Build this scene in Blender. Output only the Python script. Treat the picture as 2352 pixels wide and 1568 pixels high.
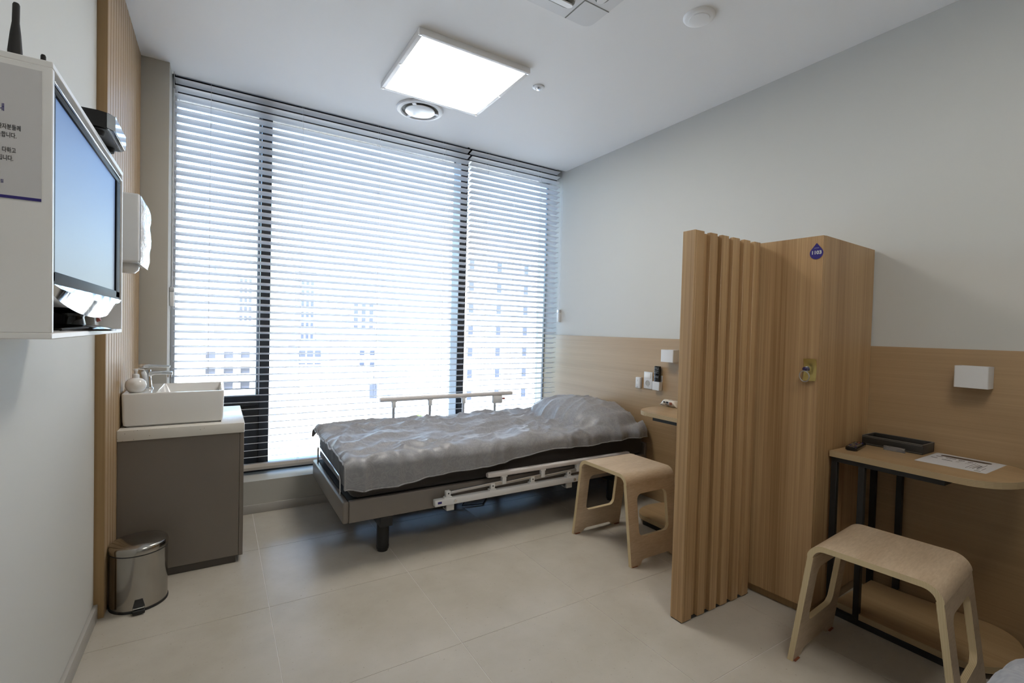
import bpy, bmesh, math, random
from mathutils import Vector, Matrix, noise
random.seed(7)
for o in list(bpy.data.objects): bpy.data.objects.remove(o, do_unlink=True)
SC = bpy.context.scene
COL = SC.collection
R = math.radians

# ------------------------------------------------------------------ camera
def make_camera():
    yaw, pit, rol = 0.5526, -0.0225, 0.0261
    F = Vector((math.sin(yaw)*math.cos(pit), math.cos(yaw)*math.cos(pit), math.sin(pit)))
    r0 = Vector((math.cos(yaw), -math.sin(yaw), 0)); u0 = r0.cross(F)
    r = r0*math.cos(rol)+u0*math.sin(rol); u = -r0*math.sin(rol)+u0*math.cos(rol)
    cd = bpy.data.cameras.new('camera'); cd.lens = 1095.05/2352*36; cd.sensor_width = 36
    cd.clip_start = 0.02; cd.clip_end = 2000
    co = bpy.data.objects.new('camera', cd); COL.objects.link(co)
    m = Matrix((r, u, -F)).transposed().to_4x4(); m.translation = (-0.1935, -2.7868, 1.1779)
    co.matrix_world = m
    SC.camera = co
make_camera()

# ------------------------------------------------------------------ sky, sun, exposure
W = bpy.data.worlds.new('sky'); SC.world = W; W.use_nodes = True
nt = W.node_tree; nt.nodes.clear()
sky = nt.nodes.new('ShaderNodeTexSky'); sky.sky_type = 'NISHITA'
sky.sun_disc = False; sky.sun_elevation = R(42); sky.sun_rotation = R(200); sky.air_density = 1.0; sky.dust_density = 2.0; sky.ozone_density = 1.0
bg = nt.nodes.new('ShaderNodeBackground'); bg.inputs[1].default_value = 1.75
wo = nt.nodes.new('ShaderNodeOutputWorld')
hs = nt.nodes.new('ShaderNodeHueSaturation'); hs.inputs['Saturation'].default_value = 1.0; nt.links.new(sky.outputs[0], hs.inputs['Color']); nt.links.new(hs.outputs[0], bg.inputs[0]); nt.links.new(bg.outputs[0], wo.inputs[0])
sd = bpy.data.lights.new('sun', 'SUN'); sd.energy = 14.0; sd.angle = R(0.6); sd.color = (1, .96, .9)
so = bpy.data.objects.new('sun', sd); COL.objects.link(so)
so.rotation_euler = Vector((0.35, 0.75, -0.75)).to_track_quat('-Z', 'Y').to_euler()
so.location = (-20, -40, 60)
VS = SC.view_settings
VS.view_transform = 'Standard'; VS.look = 'None'; VS.gamma = 1; VS.use_curve_mapping = False
VS.exposure = 0.0
LAMP, LAMP2 = 20.5, 13.5

# ------------------------------------------------------------------ room numbers
XL, XR, YB, YF, H = -0.600, 2.476, -4.0, 1.0, 2.633   # left wall, right wall, back, window line, ceiling
YC, YW = 0.69, 0.552                                  # ceiling edge (blind pocket), sill wall face
XP = -0.44                                            # column side

# ------------------------------------------------------------------ materials
def lin(c):
    return tuple(((v/255)/12.92 if v/255 <= .04045 else ((v/255+.055)/1.055)**2.4) for v in c)
def newmat(name):
    m = bpy.data.materials.new(name); m.use_nodes = True
    t = m.node_tree; b = t.nodes['Principled BSDF']
    return m, t, b
def mat(name, col, rough=.5, metal=0., spec=.5, bump=0., bscale=40., var=0., vscale=6., sheen=0., coat=0., trans=0., emit=None, estr=0., ior=None):
    m, t, b = newmat(name)
    N = t.nodes; L = t.links
    b.inputs['Base Color'].default_value = (*col, 1); b.inputs['Roughness'].default_value = rough
    b.inputs['Metallic'].default_value = metal; b.inputs['Specular IOR Level'].default_value = spec
    if sheen: b.inputs['Sheen Weight'].default_value = sheen
    if coat: b.inputs['Coat Weight'].default_value = coat; b.inputs['Coat Roughness'].default_value = .1
    if trans: b.inputs['Transmission Weight'].default_value = trans
    if ior: b.inputs['IOR'].default_value = ior
    if emit: b.inputs['Emission Color'].default_value = (*emit, 1); b.inputs['Emission Strength'].default_value = estr
    tc = N.new('ShaderNodeTexCoord')
    if var:
        n = N.new('ShaderNodeTexNoise'); n.inputs['Scale'].default_value = vscale; n.inputs['Detail'].default_value = 5
        L.new(tc.outputs['Object'], n.inputs['Vector'])
        r = N.new('ShaderNodeValToRGB')
        r.color_ramp.elements[0].position = .3; r.color_ramp.elements[1].position = .7
        r.color_ramp.elements[0].color = (*[c*(1-var) for c in col], 1); r.color_ramp.elements[1].color = (*[min(1, c*(1+var)) for c in col], 1)
        L.new(n.outputs['Fac'], r.inputs[0]); L.new(r.outputs[0], b.inputs['Base Color'])
    if bump:
        n2 = N.new('ShaderNodeTexNoise'); n2.inputs['Scale'].default_value = bscale; n2.inputs['Detail'].default_value = 3
        L.new(tc.outputs['Object'], n2.inputs['Vector'])
        bp = N.new('ShaderNodeBump'); bp.inputs['Strength'].default_value = bump; bp.inputs['Distance'].default_value = .002
        L.new(n2.outputs['Fac'], bp.inputs['Height']); L.new(bp.outputs[0], b.inputs['Normal'])
    return m
def wood(name, c1, c2, axis='z', rough=.45, band=9., fine=160., bump=.15, stretch=.014):
    """veneer: broad bands plus fine pores, both stretched along the grain axis"""
    m, t, b = newmat(name); N = t.nodes; L = t.links
    tc = N.new('ShaderNodeTexCoord')
    def nz(scale, st, det):
        mp = N.new('ShaderNodeMapping'); s = [1, 1, 1]; s['xyz'.index(axis)] = st
        mp.inputs['Scale'].default_value = s
        L.new(tc.outputs['Object'], mp.inputs['Vector'])
        n = N.new('ShaderNodeTexNoise'); n.inputs['Scale'].default_value = scale; n.inputs['Detail'].default_value = det
        n.inputs['Roughness'].default_value = .6
        L.new(mp.outputs[0], n.inputs['Vector']); return n
    a = nz(band, stretch, 4); f = nz(fine, stretch*.5, 3)
    mx = N.new('ShaderNodeMix'); mx.data_type = 'FLOAT'; mx.inputs[0].default_value = .42
    L.new(a.outputs['Fac'], mx.inputs[2]); L.new(f.outputs['Fac'], mx.inputs[3])
    r = N.new('ShaderNodeValToRGB'); e = r.color_ramp.elements
    e[0].position = .36; e[1].position = .64; e[0].color = (*c1, 1); e[1].color = (*c2, 1)
    L.new(mx.outputs[0], r.inputs[0]); L.new(r.outputs[0], b.inputs['Base Color'])
    b.inputs['Roughness'].default_value = rough
    bp = N.new('ShaderNodeBump'); bp.inputs['Strength'].default_value = bump; bp.inputs['Distance'].default_value = .001
    L.new(f.outputs['Fac'], bp.inputs['Height']); L.new(bp.outputs[0], b.inputs['Normal'])
    return m
def layered(name, c1, c2, axis='z', scale=170., rough=.5):
    """plywood edge: thin alternating plies"""
    m, t, b = newmat(name); N = t.nodes; L = t.links
    tc = N.new('ShaderNodeTexCoord'); w = N.new('ShaderNodeTexWave'); w.bands_direction = axis.upper()
    w.inputs['Scale'].default_value = scale; w.inputs['Distortion'].default_value = .6
    L.new(tc.outputs['Object'], w.inputs['Vector'])
    r = N.new('ShaderNodeValToRGB'); r.color_ramp.elements[0].color = (*c1, 1); r.color_ramp.elements[1].color = (*c2, 1)
    L.new(w.outputs['Fac'], r.inputs[0]); L.new(r.outputs[0], b.inputs['Base Color'])
    b.inputs['Roughness'].default_value = rough
    return m
M = {}
M['wall'] = mat('wall_paint', (.60, .595, .565), .7, bump=.05, bscale=220)
M['column'] = mat('column_paint', (.47, .455, .41), .65, bump=.05, bscale=200)
M['ceil'] = mat('ceiling_paint', (.86, .855, .85), .75, bump=.04, bscale=200)
M['grout'] = mat('grout', (.66, .64, .60), .8)
M['base'] = mat('baseboard_grey', (.42, .40, .37), .45)
M['oakv'] = wood('oak_veneer_upright', (.30, .168, .070), (.56, .37, .19), 'z', fine=170.)
M['oakh'] = wood('oak_veneer_level', (.335, .215, .105), (.415, .275, .145), 'y', band=14)
M['slat'] = wood('slat_wood', (.36, .24, .13), (.47, .335, .20), 'z', band=12)
M['slatback'] = mat('slat_groove', (.10, .065, .035), .7)
M['slatedge'] = wood('slat_edge', (.27, .165, .07), (.36, .23, .105), 'z')
M['top'] = wood('table_top_wood', (.36, .235, .115), (.47, .32, .17), 'y', rough=.28, band=12)
M['topedge'] = layered('table_edge_plies', (.36, .26, .14), (.50, .38, .22), 'z', 60)
M['birch'] = wood('birch_ply', (.47, .345, .225), (.64, .505, .36), 'x', rough=.35, band=9, stretch=.35, bump=.05)
M['birchedge'] = layered('birch_edge', (.50, .38, .2), (.70, .57, .36), 'y', 90)
M['white'] = mat('white_plastic', (.74, .74, .745), .35)
M['whitel'] = mat('white_lacquer', (.87, .86, .85), .4)
M['blind'] = mat('blind_slat_white', (.74, .74, .76), .4)
M['blindrail'] = mat('blind_rail', (.55, .50, .45), .45)
M['dark'] = mat('dark_frame', (.022, .024, .028), .3, metal=.0, spec=.6)
M['framepale'] = mat('frame_pale', (.50, .55, .60), .4)
M['framegrey'] = mat('frame_grey', (.10, .11, .12), .25, metal=.6)
M['black'] = mat('black_steel', (.012, .012, .013), .45)
M['blackgloss'] = mat('black_gloss', (.008, .008, .009), .12)
M['tvblack'] = mat('tv_bezel_black', (.006, .006, .007), .5, spec=.08)
M['blackmat'] = mat('black_rubber', (.02, .02, .02), .7)
M['chrome'] = mat('chrome', (.78, .79, .80), .06, metal=1)
M['steel'] = mat('steel', (.42, .40, .37), .16, metal=1, var=.08, vscale=3)
M['alu'] = mat('aluminium', (.62, .62, .63), .35, metal=.9)
M['ceram'] = mat('ceramic', (.80, .79, .77), .12, coat=.6)
M['taupe'] = mat('taupe_laminate', (.178, .152, .126), .42, var=.06, vscale=2)
M['taupek'] = mat('taupe_plinth', (.07, .06, .05), .5)
M['bedframe'] = mat('bed_frame_taupe', (.20, .175, .155), .38)
M['sheet'] = mat('dark_sheet', (.028, .022, .020), .75, bump=.3, bscale=300, sheen=.2)
M['lamp_em'] = mat('lamp_diffuser', (.9, .9, .9), .5, emit=(1., .95, .87), estr=LAMP)
M['lamp_em2'] = mat('lamp_diffuser_dim', (.9, .9, .9), .5, emit=(1., .95, .87), estr=LAMP2)
M['brass'] = mat('brass', (.60, .47, .17), .3, metal=1)
M['blue'] = mat('navy_print', (.028, .018, .19), .5)
M['ink'] = mat('dark_ink', (.03, .03, .035), .6)
M['paper'] = mat('paper', (.66, .65, .66), .7)
M['leather'] = mat('dark_leather', (.022, .020, .018), .42, bump=.5, bscale=500)
M['stitch'] = mat('stitch', (.25, .23, .20), .7)
M['key'] = mat('key_plastic', (.03, .02, .09), .3)
M['red'] = mat('red_plastic', (.35, .06, .035), .4)
M['orange'] = mat('orange_foam', (.25, .07, .03), .8)
M['acryl'] = mat('acrylic', (.9, .9, .92), .08, trans=.85, ior=1.45)
M['btn'] = mat('button_white', (.6, .62, .62), .5)
M['pack'] = mat('snack_wrapper', (.72, .65, .56), .25, var=.12, vscale=30, coat=.4)
M['brown'] = mat('brown_print', (.07, .045, .03), .5)
M['acgrey'] = mat('slot_shade', (.25, .25, .23), .6)

def m_tile():
    m, t, b = newmat('floor_tile'); N = t.nodes; L = t.links
    tc = N.new('ShaderNodeTexCoord'); oi = N.new('ShaderNodeObjectInfo')
    n = N.new('ShaderNodeTexNoise'); n.inputs['Scale'].default_value = 2.2; n.inputs['Detail'].default_value = 8; n.inputs['Roughness'].default_value = .62
    g = N.new('ShaderNodeNewGeometry'); L.new(g.outputs['Position'], n.inputs['Vector'])
    r = N.new('ShaderNodeValToRGB'); e = r.color_ramp.elements
    e[0].position = .35; e[1].position = .68; e[0].color = (.44, .40, .335, 1); e[1].color = (.525, .485, .42, 1)
    L.new(n.outputs['Fac'], r.inputs[0])
    v = N.new('ShaderNodeTexNoise'); v.inputs['Scale'].default_value = 90; v.inputs['Detail'].default_value = 2
    L.new(g.outputs['Position'], v.inputs['Vector'])
    r2 = N.new('ShaderNodeValToRGB'); e2 = r2.color_ramp.elements
    e2[0].position = .24; e2[1].position = .33; e2[0].color = (.80, .79, .76, 1); e2[1].color = (1, 1, 1, 1)
    L.new(v.outputs['Fac'], r2.inputs[0])
    mx = N.new('ShaderNodeMix'); mx.data_type = 'RGBA'; mx.blend_type = 'MULTIPLY'; mx.inputs[0].default_value = 1
    L.new(r.outputs[0], mx.inputs[6]); L.new(r2.outputs[0], mx.inputs[7]); L.new(mx.outputs[2], b.inputs['Base Color'])
    b.inputs['Roughness'].default_value = .24; b.inputs['Specular IOR Level'].default_value = .5
    return m
M['tile'] = m_tile()
def m_quartz():
    m, t, b = newmat('speckled_quartz'); N = t.nodes; L = t.links
    tc = N.new('ShaderNodeTexCoord'); v = N.new('ShaderNodeTexVoronoi'); v.inputs['Scale'].default_value = 55
    L.new(tc.outputs['Object'], v.inputs['Vector'])
    r = N.new('ShaderNodeValToRGB'); e = r.color_ramp.elements; e[0].position = .07; e[1].position = .13
    e[0].color = (.40, .36, .30, 1); e[1].color = (.70, .675, .62, 1)
    L.new(v.outputs['Distance'], r.inputs[0]); L.new(r.outputs[0], b.inputs['Base Color']); b.inputs['Roughness'].default_value = .22
    return m
M['quartz'] = m_quartz()
def m_duvet():
    m, t, b = newmat('damask_duvet'); N = t.nodes; L = t.links
    tc = N.new('ShaderNodeTexCoord')
    d = N.new('ShaderNodeTexNoise'); d.inputs['Scale'].default_value = 7; d.inputs['Detail'].default_value = 2
    L.new(tc.outputs['Object'], d.inputs['Vector'])
    mp = N.new('ShaderNodeMix'); mp.data_type = 'VECTOR'; mp.inputs[0].default_value = .22
    L.new(tc.outputs['Object'], mp.inputs[4]); L.new(d.outputs['Color'], mp.inputs[5])
    v = N.new('ShaderNodeTexVoronoi'); v.inputs['Scale'].default_value = 8.5; L.new(mp.outputs[1], v.inputs['Vector'])
    s = N.new('ShaderNodeMath'); s.operation = 'MULTIPLY'; s.inputs[1].default_value = 75; L.new(v.outputs['Distance'], s.inputs[0])
    sn = N.new('ShaderNodeMath'); sn.operation = 'SINE'; L.new(s.outputs[0], sn.inputs[0])
    f = N.new('ShaderNodeTexNoise'); f.inputs['Scale'].default_value = 60; L.new(tc.outputs['Object'], f.inputs['Vector'])
    ad = N.new('ShaderNodeMath'); ad.operation = 'MULTIPLY_ADD'; ad.inputs[1].default_value = .15
    L.new(sn.outputs[0], ad.inputs[0]); L.new(f.outputs['Fac'], ad.inputs[2])
    r = N.new('ShaderNodeValToRGB'); e = r.color_ramp.elements; e[0].position = .35; e[1].position = .7
    e[0].color = (.255, .255, .27, 1); e[1].color = (.305, .303, .312, 1)
    L.new(ad.outputs[0], r.inputs[0]); L.new(r.outputs[0], b.inputs['Base Color'])
    r2 = N.new('ShaderNodeMapRange'); r2.inputs[3].default_value = .48; r2.inputs[4].default_value = .34
    L.new(ad.outputs[0], r2.inputs[0]); L.new(r2.outputs[0], b.inputs['Roughness'])
    b.inputs['Sheen Weight'].default_value = .25; b.inputs['Sheen Roughness'].default_value = .4
    return m
M['duvet'] = m_duvet()
def m_glass():
    m = bpy.data.materials.new('window_glass'); m.use_nodes = True; t = m.node_tree; N = t.nodes; L = t.links; N.clear()
    o = N.new('ShaderNodeOutputMaterial'); mx = N.new('ShaderNodeMixShader'); tr = N.new('ShaderNodeBsdfTransparent'); gl = N.new('ShaderNodeBsdfGlossy')
    tr.inputs[0].default_value = (.90, .95, .97, 1); gl.inputs['Roughness'].default_value = .01
    lw = N.new('ShaderNodeFresnel'); lw.inputs[0].default_value = 1.45
    L.new(lw.outputs[0], mx.inputs[0]); L.new(tr.outputs[0], mx.inputs[1]); L.new(gl.outputs[0], mx.inputs[2]); L.new(mx.outputs[0], o.inputs[0])
    return m
M['glass'] = m_glass()
def m_screen():
    m, t, b = newmat('tv_screen'); N = t.nodes; L = t.links
    tc = N.new('ShaderNodeTexCoord'); sp = N.new('ShaderNodeSeparateXYZ'); L.new(tc.outputs['Generated'], sp.inputs[0])
    r = N.new('ShaderNodeValToRGB'); e = r.color_ramp.elements
    e[0].color = (.40, .48, .57, 1); e[1].color = (.20, .34, .68, 1)
    e2 = e.new(.45); e2.color = (.34, .45, .65, 1)
    L.new(sp.outputs[2], r.inputs[0]); L.new(r.outputs[0], b.inputs['Emission Color']); b.inputs['Emission Strength'].default_value = .50
    b.inputs['Base Color'].default_value = (.01, .01, .012, 1); b.inputs['Roughness'].default_value = .35; b.inputs['Specular IOR Level'].default_value = .08
    return m
M['screen'] = m_screen()
def m_frost():
    m, t, b = newmat('frosted_cover'); N = t.nodes; L = t.links
    b.inputs['Base Color'].default_value = (.80, .82, .85, 1); b.inputs['Roughness'].default_value = .18
    b.inputs['Coat Weight'].default_value = .5
    tc = N.new('ShaderNodeTexCoord'); v = N.new('ShaderNodeTexNoise'); v.inputs['Scale'].default_value = 28; v.inputs['Distortion'].default_value = 1.5
    L.new(tc.outputs['Object'], v.inputs['Vector'])
    bp = N.new('ShaderNodeBump'); bp.inputs['Strength'].default_value = .9; bp.inputs['Distance'].default_value = .01
    L.new(v.outputs['Fac'], bp.inputs['Height']); L.new(bp.outputs[0], b.inputs['Normal'])
    return m
M['frost'] = m_frost()
# far outside
M['bwhite'] = mat('facade_white', (.72, .71, .70), .8, var=.05, vscale=.4)
M['bcream'] = mat('facade_cream', (.66, .62, .55), .8, var=.06, vscale=.3)
M['bgrey'] = mat('facade_grey', (.45, .48, .53), .7, var=.06, vscale=.3)
M['bblue'] = mat('facade_bluegrey', (.33, .40, .52), .6)
M['bglass'] = mat('far_window', (.05, .06, .09), .3)
M['bpale'] = mat('far_window_pale', (.22, .24, .29), .3)
M['bbrick'] = mat('facade_brick', (.50, .36, .31), .8)
M['ground'] = mat('street_ground', (.42, .42, .42), .9, var=.15, vscale=.03)
M['leaf'] = mat('leaf_green', (.10, .15, .05), .8, var=.4, vscale=2)

# ------------------------------------------------------------------ mesh helpers
ROOT = {}
class B:
    """collects shapes into one bmesh, all in world coordinates"""
    def __init__(s): s.bm = bmesh.new()
    def _add(s, vs, fs, mi=0, smooth=False):
        bv = [s.bm.verts.new(v) for v in vs]; out = []
        for f in fs:
            try:
                fc = s.bm.faces.new([bv[i] for i in f]); fc.material_index = mi; fc.smooth = smooth; out.append(fc)
            except ValueError: pass
        return bv, out
    def box(s, x0, x1, y0, y1, z0, z1, bev=0., seg=2, mi=0):
        vs = [(x, y, z) for z in (z0, z1) for y in (y0, y1) for x in (x0, x1)]
        fs = [(0, 2, 3, 1), (4, 5, 7, 6), (0, 1, 5, 4), (2, 6, 7, 3), (0, 4, 6, 2), (1, 3, 7, 5)]
        t = bmesh.new(); bv = [t.verts.new(v) for v in vs]
        for f in fs: t.faces.new([bv[i] for i in f])
        if bev: bmesh.ops.bevel(t, geom=list(t.edges)+list(t.verts), offset=bev, segments=seg, profile=.5, affect='EDGES')
        for f in t.faces: f.material_index = mi; f.smooth = bool(bev)
        s.merge(t); return s
    def merge(s, t):
        me = bpy.data.meshes.new('tmp'); t.to_mesh(me); t.free(); s.bm.from_mesh(me); bpy.data.meshes.remove(me)
    def loft(s, loops, close=True, cap0=True, cap1=True, mi=0, smooth=True):
        rows = [[s.bm.verts.new(v) for v in lp] for lp in loops]; n = len(rows[0])
        for a, b in zip(rows, rows[1:]):
            for i in range(n if close else n-1):
                j = (i+1) % n
                f = s.bm.faces.new((a[i], a[j], b[j], b[i])); f.material_index = mi; f.smooth = smooth
        if cap0: f = s.bm.faces.new(list(reversed(rows[0]))); f.material_index = mi
        if cap1: f = s.bm.faces.new(rows[-1]); f.material_index = mi
        return s
    def cyl(s, p0, p1, r0, r1=None, n=20, mi=0, caps=True):
        p0, p1 = Vector(p0), Vector(p1); r1 = r0 if r1 is None else r1
        d = (p1-p0).normalized(); a = d.orthogonal().normalized(); b = d.cross(a)
        L = []
        for p, r in ((p0, r0), (p1, r1)):
            L.append([p+(a*math.cos(t)+b*math.sin(t))*r for t in [2*math.pi*i/n for i in range(n)]])
        return s.loft(L, cap0=caps, cap1=caps, mi=mi)
    def tube(s, pts, r, n=8, mi=0, closed=False):
        pts = [Vector(p) for p in pts]; L = []; prev = None
        m = len(pts)
        for i, p in enumerate(pts):
            a = pts[i-1] if (i > 0 or closed) else p; c = pts[(i+1) % m] if (i < m-1 or closed) else p
            d = (c-a).normalized()
            u = d.orthogonal().normalized() if prev is None else (prev-d*prev.dot(d)).normalized()
            prev = u; v = d.cross(u)
            L.append([p+(u*math.cos(t)+v*math.sin(t))*r for t in [2*math.pi*k/n for k in range(n)]])
        if closed: L.append(L[0]); return s.loft(L, cap0=False, cap1=False, mi=mi)
        return s.loft(L, mi=mi)
    def lathe(s, c, prof, n=32, mi=0, cap0=True, cap1=True, ax=Vector((0, 0, 1))):
        """prof: list of (radius, height along ax)"""
        c = Vector(c); ax = ax.normalized(); a = ax.orthogonal().normalized(); b = ax.cross(a)
        L = [[c+ax*h+(a*math.cos(t)+b*math.sin(t))*r for t in [2*math.pi*i/n for i in range(n)]] for r, h in prof]
        return s.loft(L, cap0=cap0, cap1=cap1, mi=mi)
    def prism(s, pts, z0, z1, mi=0, mside=None, smooth=False):
        n = len(pts); a = [s.bm.verts.new((x, y, z0)) for x, y in pts]; b = [s.bm.verts.new((x, y, z1)) for x, y in pts]
        for i in range(n):
            j = (i+1) % n; f = s.bm.faces.new((a[i], a[j], b[j], b[i])); f.material_index = mi if mside is None else mside; f.smooth = smooth
        f = s.bm.faces.new(list(reversed(a))); f.material_index = mi
        f = s.bm.faces.new(b); f.material_index = mi
        return s
    def quad(s, a, b, c, d, mi=0):
        s._add([a, b, c, d], [(0, 1, 2, 3)], mi); return s
    def xf(s, m): bmesh.ops.transform(s.bm, matrix=m, verts=s.bm.verts); return s
def rrect(cx, cy, w, h, r, n=5):
    """rounded rectangle loop, counter-clockwise"""
    out = []
    for sx, sy, a0 in ((1, 1, 0), (-1, 1, 90), (-1, -1, 180), (1, -1, 270)):
        for i in range(n+1):
            a = R(a0+90*i/n); out.append((cx+sx*(w/2-r)+r*math.cos(a), cy+sy*(h/2-r)+r*math.sin(a)))
    return out
def put(name, b, mats, parent=None, label=None, cat=None, group=None, kind=None, loc=None, sharp=38, recalc=True):
    """link a builder as ONE mesh object; coordinates stay where they were built"""
    bm = b.bm
    if recalc: bmesh.ops.recalc_face_normals(bm, faces=bm.faces)
    me = bpy.data.meshes.new(name); bm.to_mesh(me); bm.free()
    for k in (mats if isinstance(mats, (list, tuple)) else [mats]): me.materials.append(M[k] if isinstance(k, str) else k)
    if any(p.use_smooth for p in me.polygons): me.set_sharp_from_angle(angle=R(sharp))
    o = bpy.data.objects.new(name, me); COL.objects.link(o)
    off = ROOT.get(parent.name, Vector()) if parent else Vector(loc or (0, 0, 0))
    me.transform(Matrix.Translation(-off)); ROOT[o.name] = off
    if parent: o.parent = parent
    else: o.location = off
    return tag(o, label, cat, group, kind)
def tag(o, label=None, cat=None, group=None, kind=None):
    for k, v in (('label', label), ('category', cat), ('group', group), ('kind', kind)):
        if v: o[k] = v
    return o
def thing(name, loc, label, cat, group=None):
    o = bpy.data.objects.new(name, None); COL.objects.link(o); o.location = loc; o.empty_display_size = .05
    ROOT[o.name] = Vector(loc); return tag(o, label, cat, group)
def share(o, parent, off):
    """another part with the same mesh"""
    c = o.copy(); COL.objects.link(c); c.parent = parent; c.location = Vector(o.location)+Vector(off); ROOT[c.name] = ROOT[o.name]
    return c
def copy_tree(o, parent=None):
    c = o.copy(); COL.objects.link(c); c.parent = parent
    for ch in list(o.children): copy_tree(ch, c)
    return c
def text(body, size, sx=1., align='RIGHT', bold=.008):
    cu = bpy.data.curves.new('t', 'FONT'); cu.body = body; cu.size = size; cu.align_x = align; cu.align_y = 'CENTER'; cu.resolution_u = 3; cu.offset = bold*size
    ob = bpy.data.objects.new('t', cu); COL.objects.link(ob)
    dg = bpy.context.evaluated_depsgraph_get(); me = bpy.data.meshes.new_from_object(ob.evaluated_get(dg))
    b = B(); b.bm.from_mesh(me); bpy.data.objects.remove(ob); bpy.data.meshes.remove(me); bpy.data.curves.remove(cu)
    b.xf(Matrix.Diagonal((sx, 1, 1, 1)))
    g = bmesh.ops.extrude_face_region(b.bm, geom=list(b.bm.faces))
    bmesh.ops.translate(b.bm, verts=[v for v in g['geom'] if isinstance(v, bmesh.types.BMVert)], vec=(0, 0, .0003))
    return b
def frame_m(o, X, Y):
    X, Y = Vector(X).normalized(), Vector(Y).normalized(); Z = X.cross(Y)
    m = Matrix((X, Y, Z)).transposed().to_4x4(); m.translation = o; return m

# ================================================================== SETTING
def floor():
    b = B(); b.box(XL-.15, XR+.15, YB-.15, YF+.05, -.2, -.0012)
    f = put('floor', b, 'grout', kind='structure', label='beige square porcelain floor tiles with thin grout', cat=None)
    g = .0012
    xs = [XL]+[i*.6 for i in range(0, 5)]+[XR]; ys = [YW, 0.]+[-.6*i for i in range(1, 7)]+[YB]
    cache = {}
    for i in range(len(xs)-1):
        for j in range(len(ys)-1):
            x0, x1, y1, y0 = xs[i]+g, xs[i+1]-g, ys[j]-g, ys[j+1]+g
            key = (round(x1-x0, 3), round(y1-y0, 3))
            if key not in cache:
                t = B(); t.box(-(x1-x0)/2, (x1-x0)/2, -(y1-y0)/2, (y1-y0)/2, -.004, 0)
                o = put('tile', t, 'tile', f); cache[key] = o; o.location = ((x0+x1)/2, (y0+y1)/2, 0)
            else:
                o = cache[key].copy(); COL.objects.link(o); o.parent = f; o.location = ((x0+x1)/2, (y0+y1)/2, 0)
floor()
b = B(); b.box(XL-.15, XR+.15, YB-.15, YC, H, 2.78); b.box(XL-.15, XR+.15, YB-.15, YF+.1, 2.76, 2.95)
put('ceiling', b, 'ceil', kind='structure', label='plain white ceiling')
b = B(); b.box(XL-.15, XL, YB-.15, YF+.1, -.004, 2.8); put('wall_left', b, 'wall', kind='structure', label='white painted wall on the left')
b = B(); b.box(XR, XR+.15, YB-.15, YF+.1, -.004, 2.8); put('wall_right', b, 'wall', kind='structure', label='white painted wall behind the beds')
b = B(); b.box(XL, XR, YB-.15, YB, -.004, 2.8); put('wall_back', b, 'wall', kind='structure', label='white painted wall behind the viewer')
b = B()
b.box(XL, XP, YW, YF+.1, -.004, H+.1, .003); put('wall_column', b, 'column', kind='structure', label='greige painted column beside the window')
# parapet wall under the window with a slightly falling sill
b = B(); b.loft([[(XP, YW, -.004), (XP, YW, .2), (XP, .825, .184), (XP, 1.1, .184), (XP, 1.1, -.004)], [(XR, YW, -.004), (XR, YW, .2), (XR, .825, .184), (XR, 1.1, .184), (XR, 1.1, -.004)]], smooth=False)
put('wall_window', b, 'column', kind='structure', label='low greige parapet wall with a sill under the window')
b = B(); b.box(XP+.002, XR-.002, YW-.010, YW, .0, .054, .002); put('baseboard_window', b, 'base', kind='structure', label='grey tile skirting under the window')
b = B(); b.box(XL, XL+.014, YB, -.368, 0, .06, .002); put('baseboard_left', b, 'base', kind='structure', label='grey skirting along the left wall')
b = B(); b.box(XR-.008, XR, YB, YF-.02, 0, 1.15, .001); put('trim_1', b, 'oakh', kind='structure', label='oak veneer wainscot panel behind the beds')
# ribbed cladding on the left wall
def cladding():
    y0, y1, xf = -.367, YW-.001, -.568
    b = B(); b.box(XL, xf-.008, y0+.004, y1, 0, H-.001); c = put('trim_2', b, 'slatback', kind='structure', label='ribbed oak cladding on the left wall')
    b = B(); b.box(XL, xf, y0, y0+.006, 0, H-.001, .001); put('end_strip', b, 'slatedge', c)
    n = 16; p = (y1-y0-.008)/n
    b = B(); b.box(xf-.012, xf, -p/2+.0042, p/2-.0042, 0.002, H-.002, .0012, 1); s = put('slat', b, 'slat', c)
    for i in range(n):
        o = s if i == 0 else s.copy()
        if i: COL.objects.link(o); o.parent = c
        o.location = (0, y0+.008+p*(i+.5), 0)
cladding()

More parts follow.
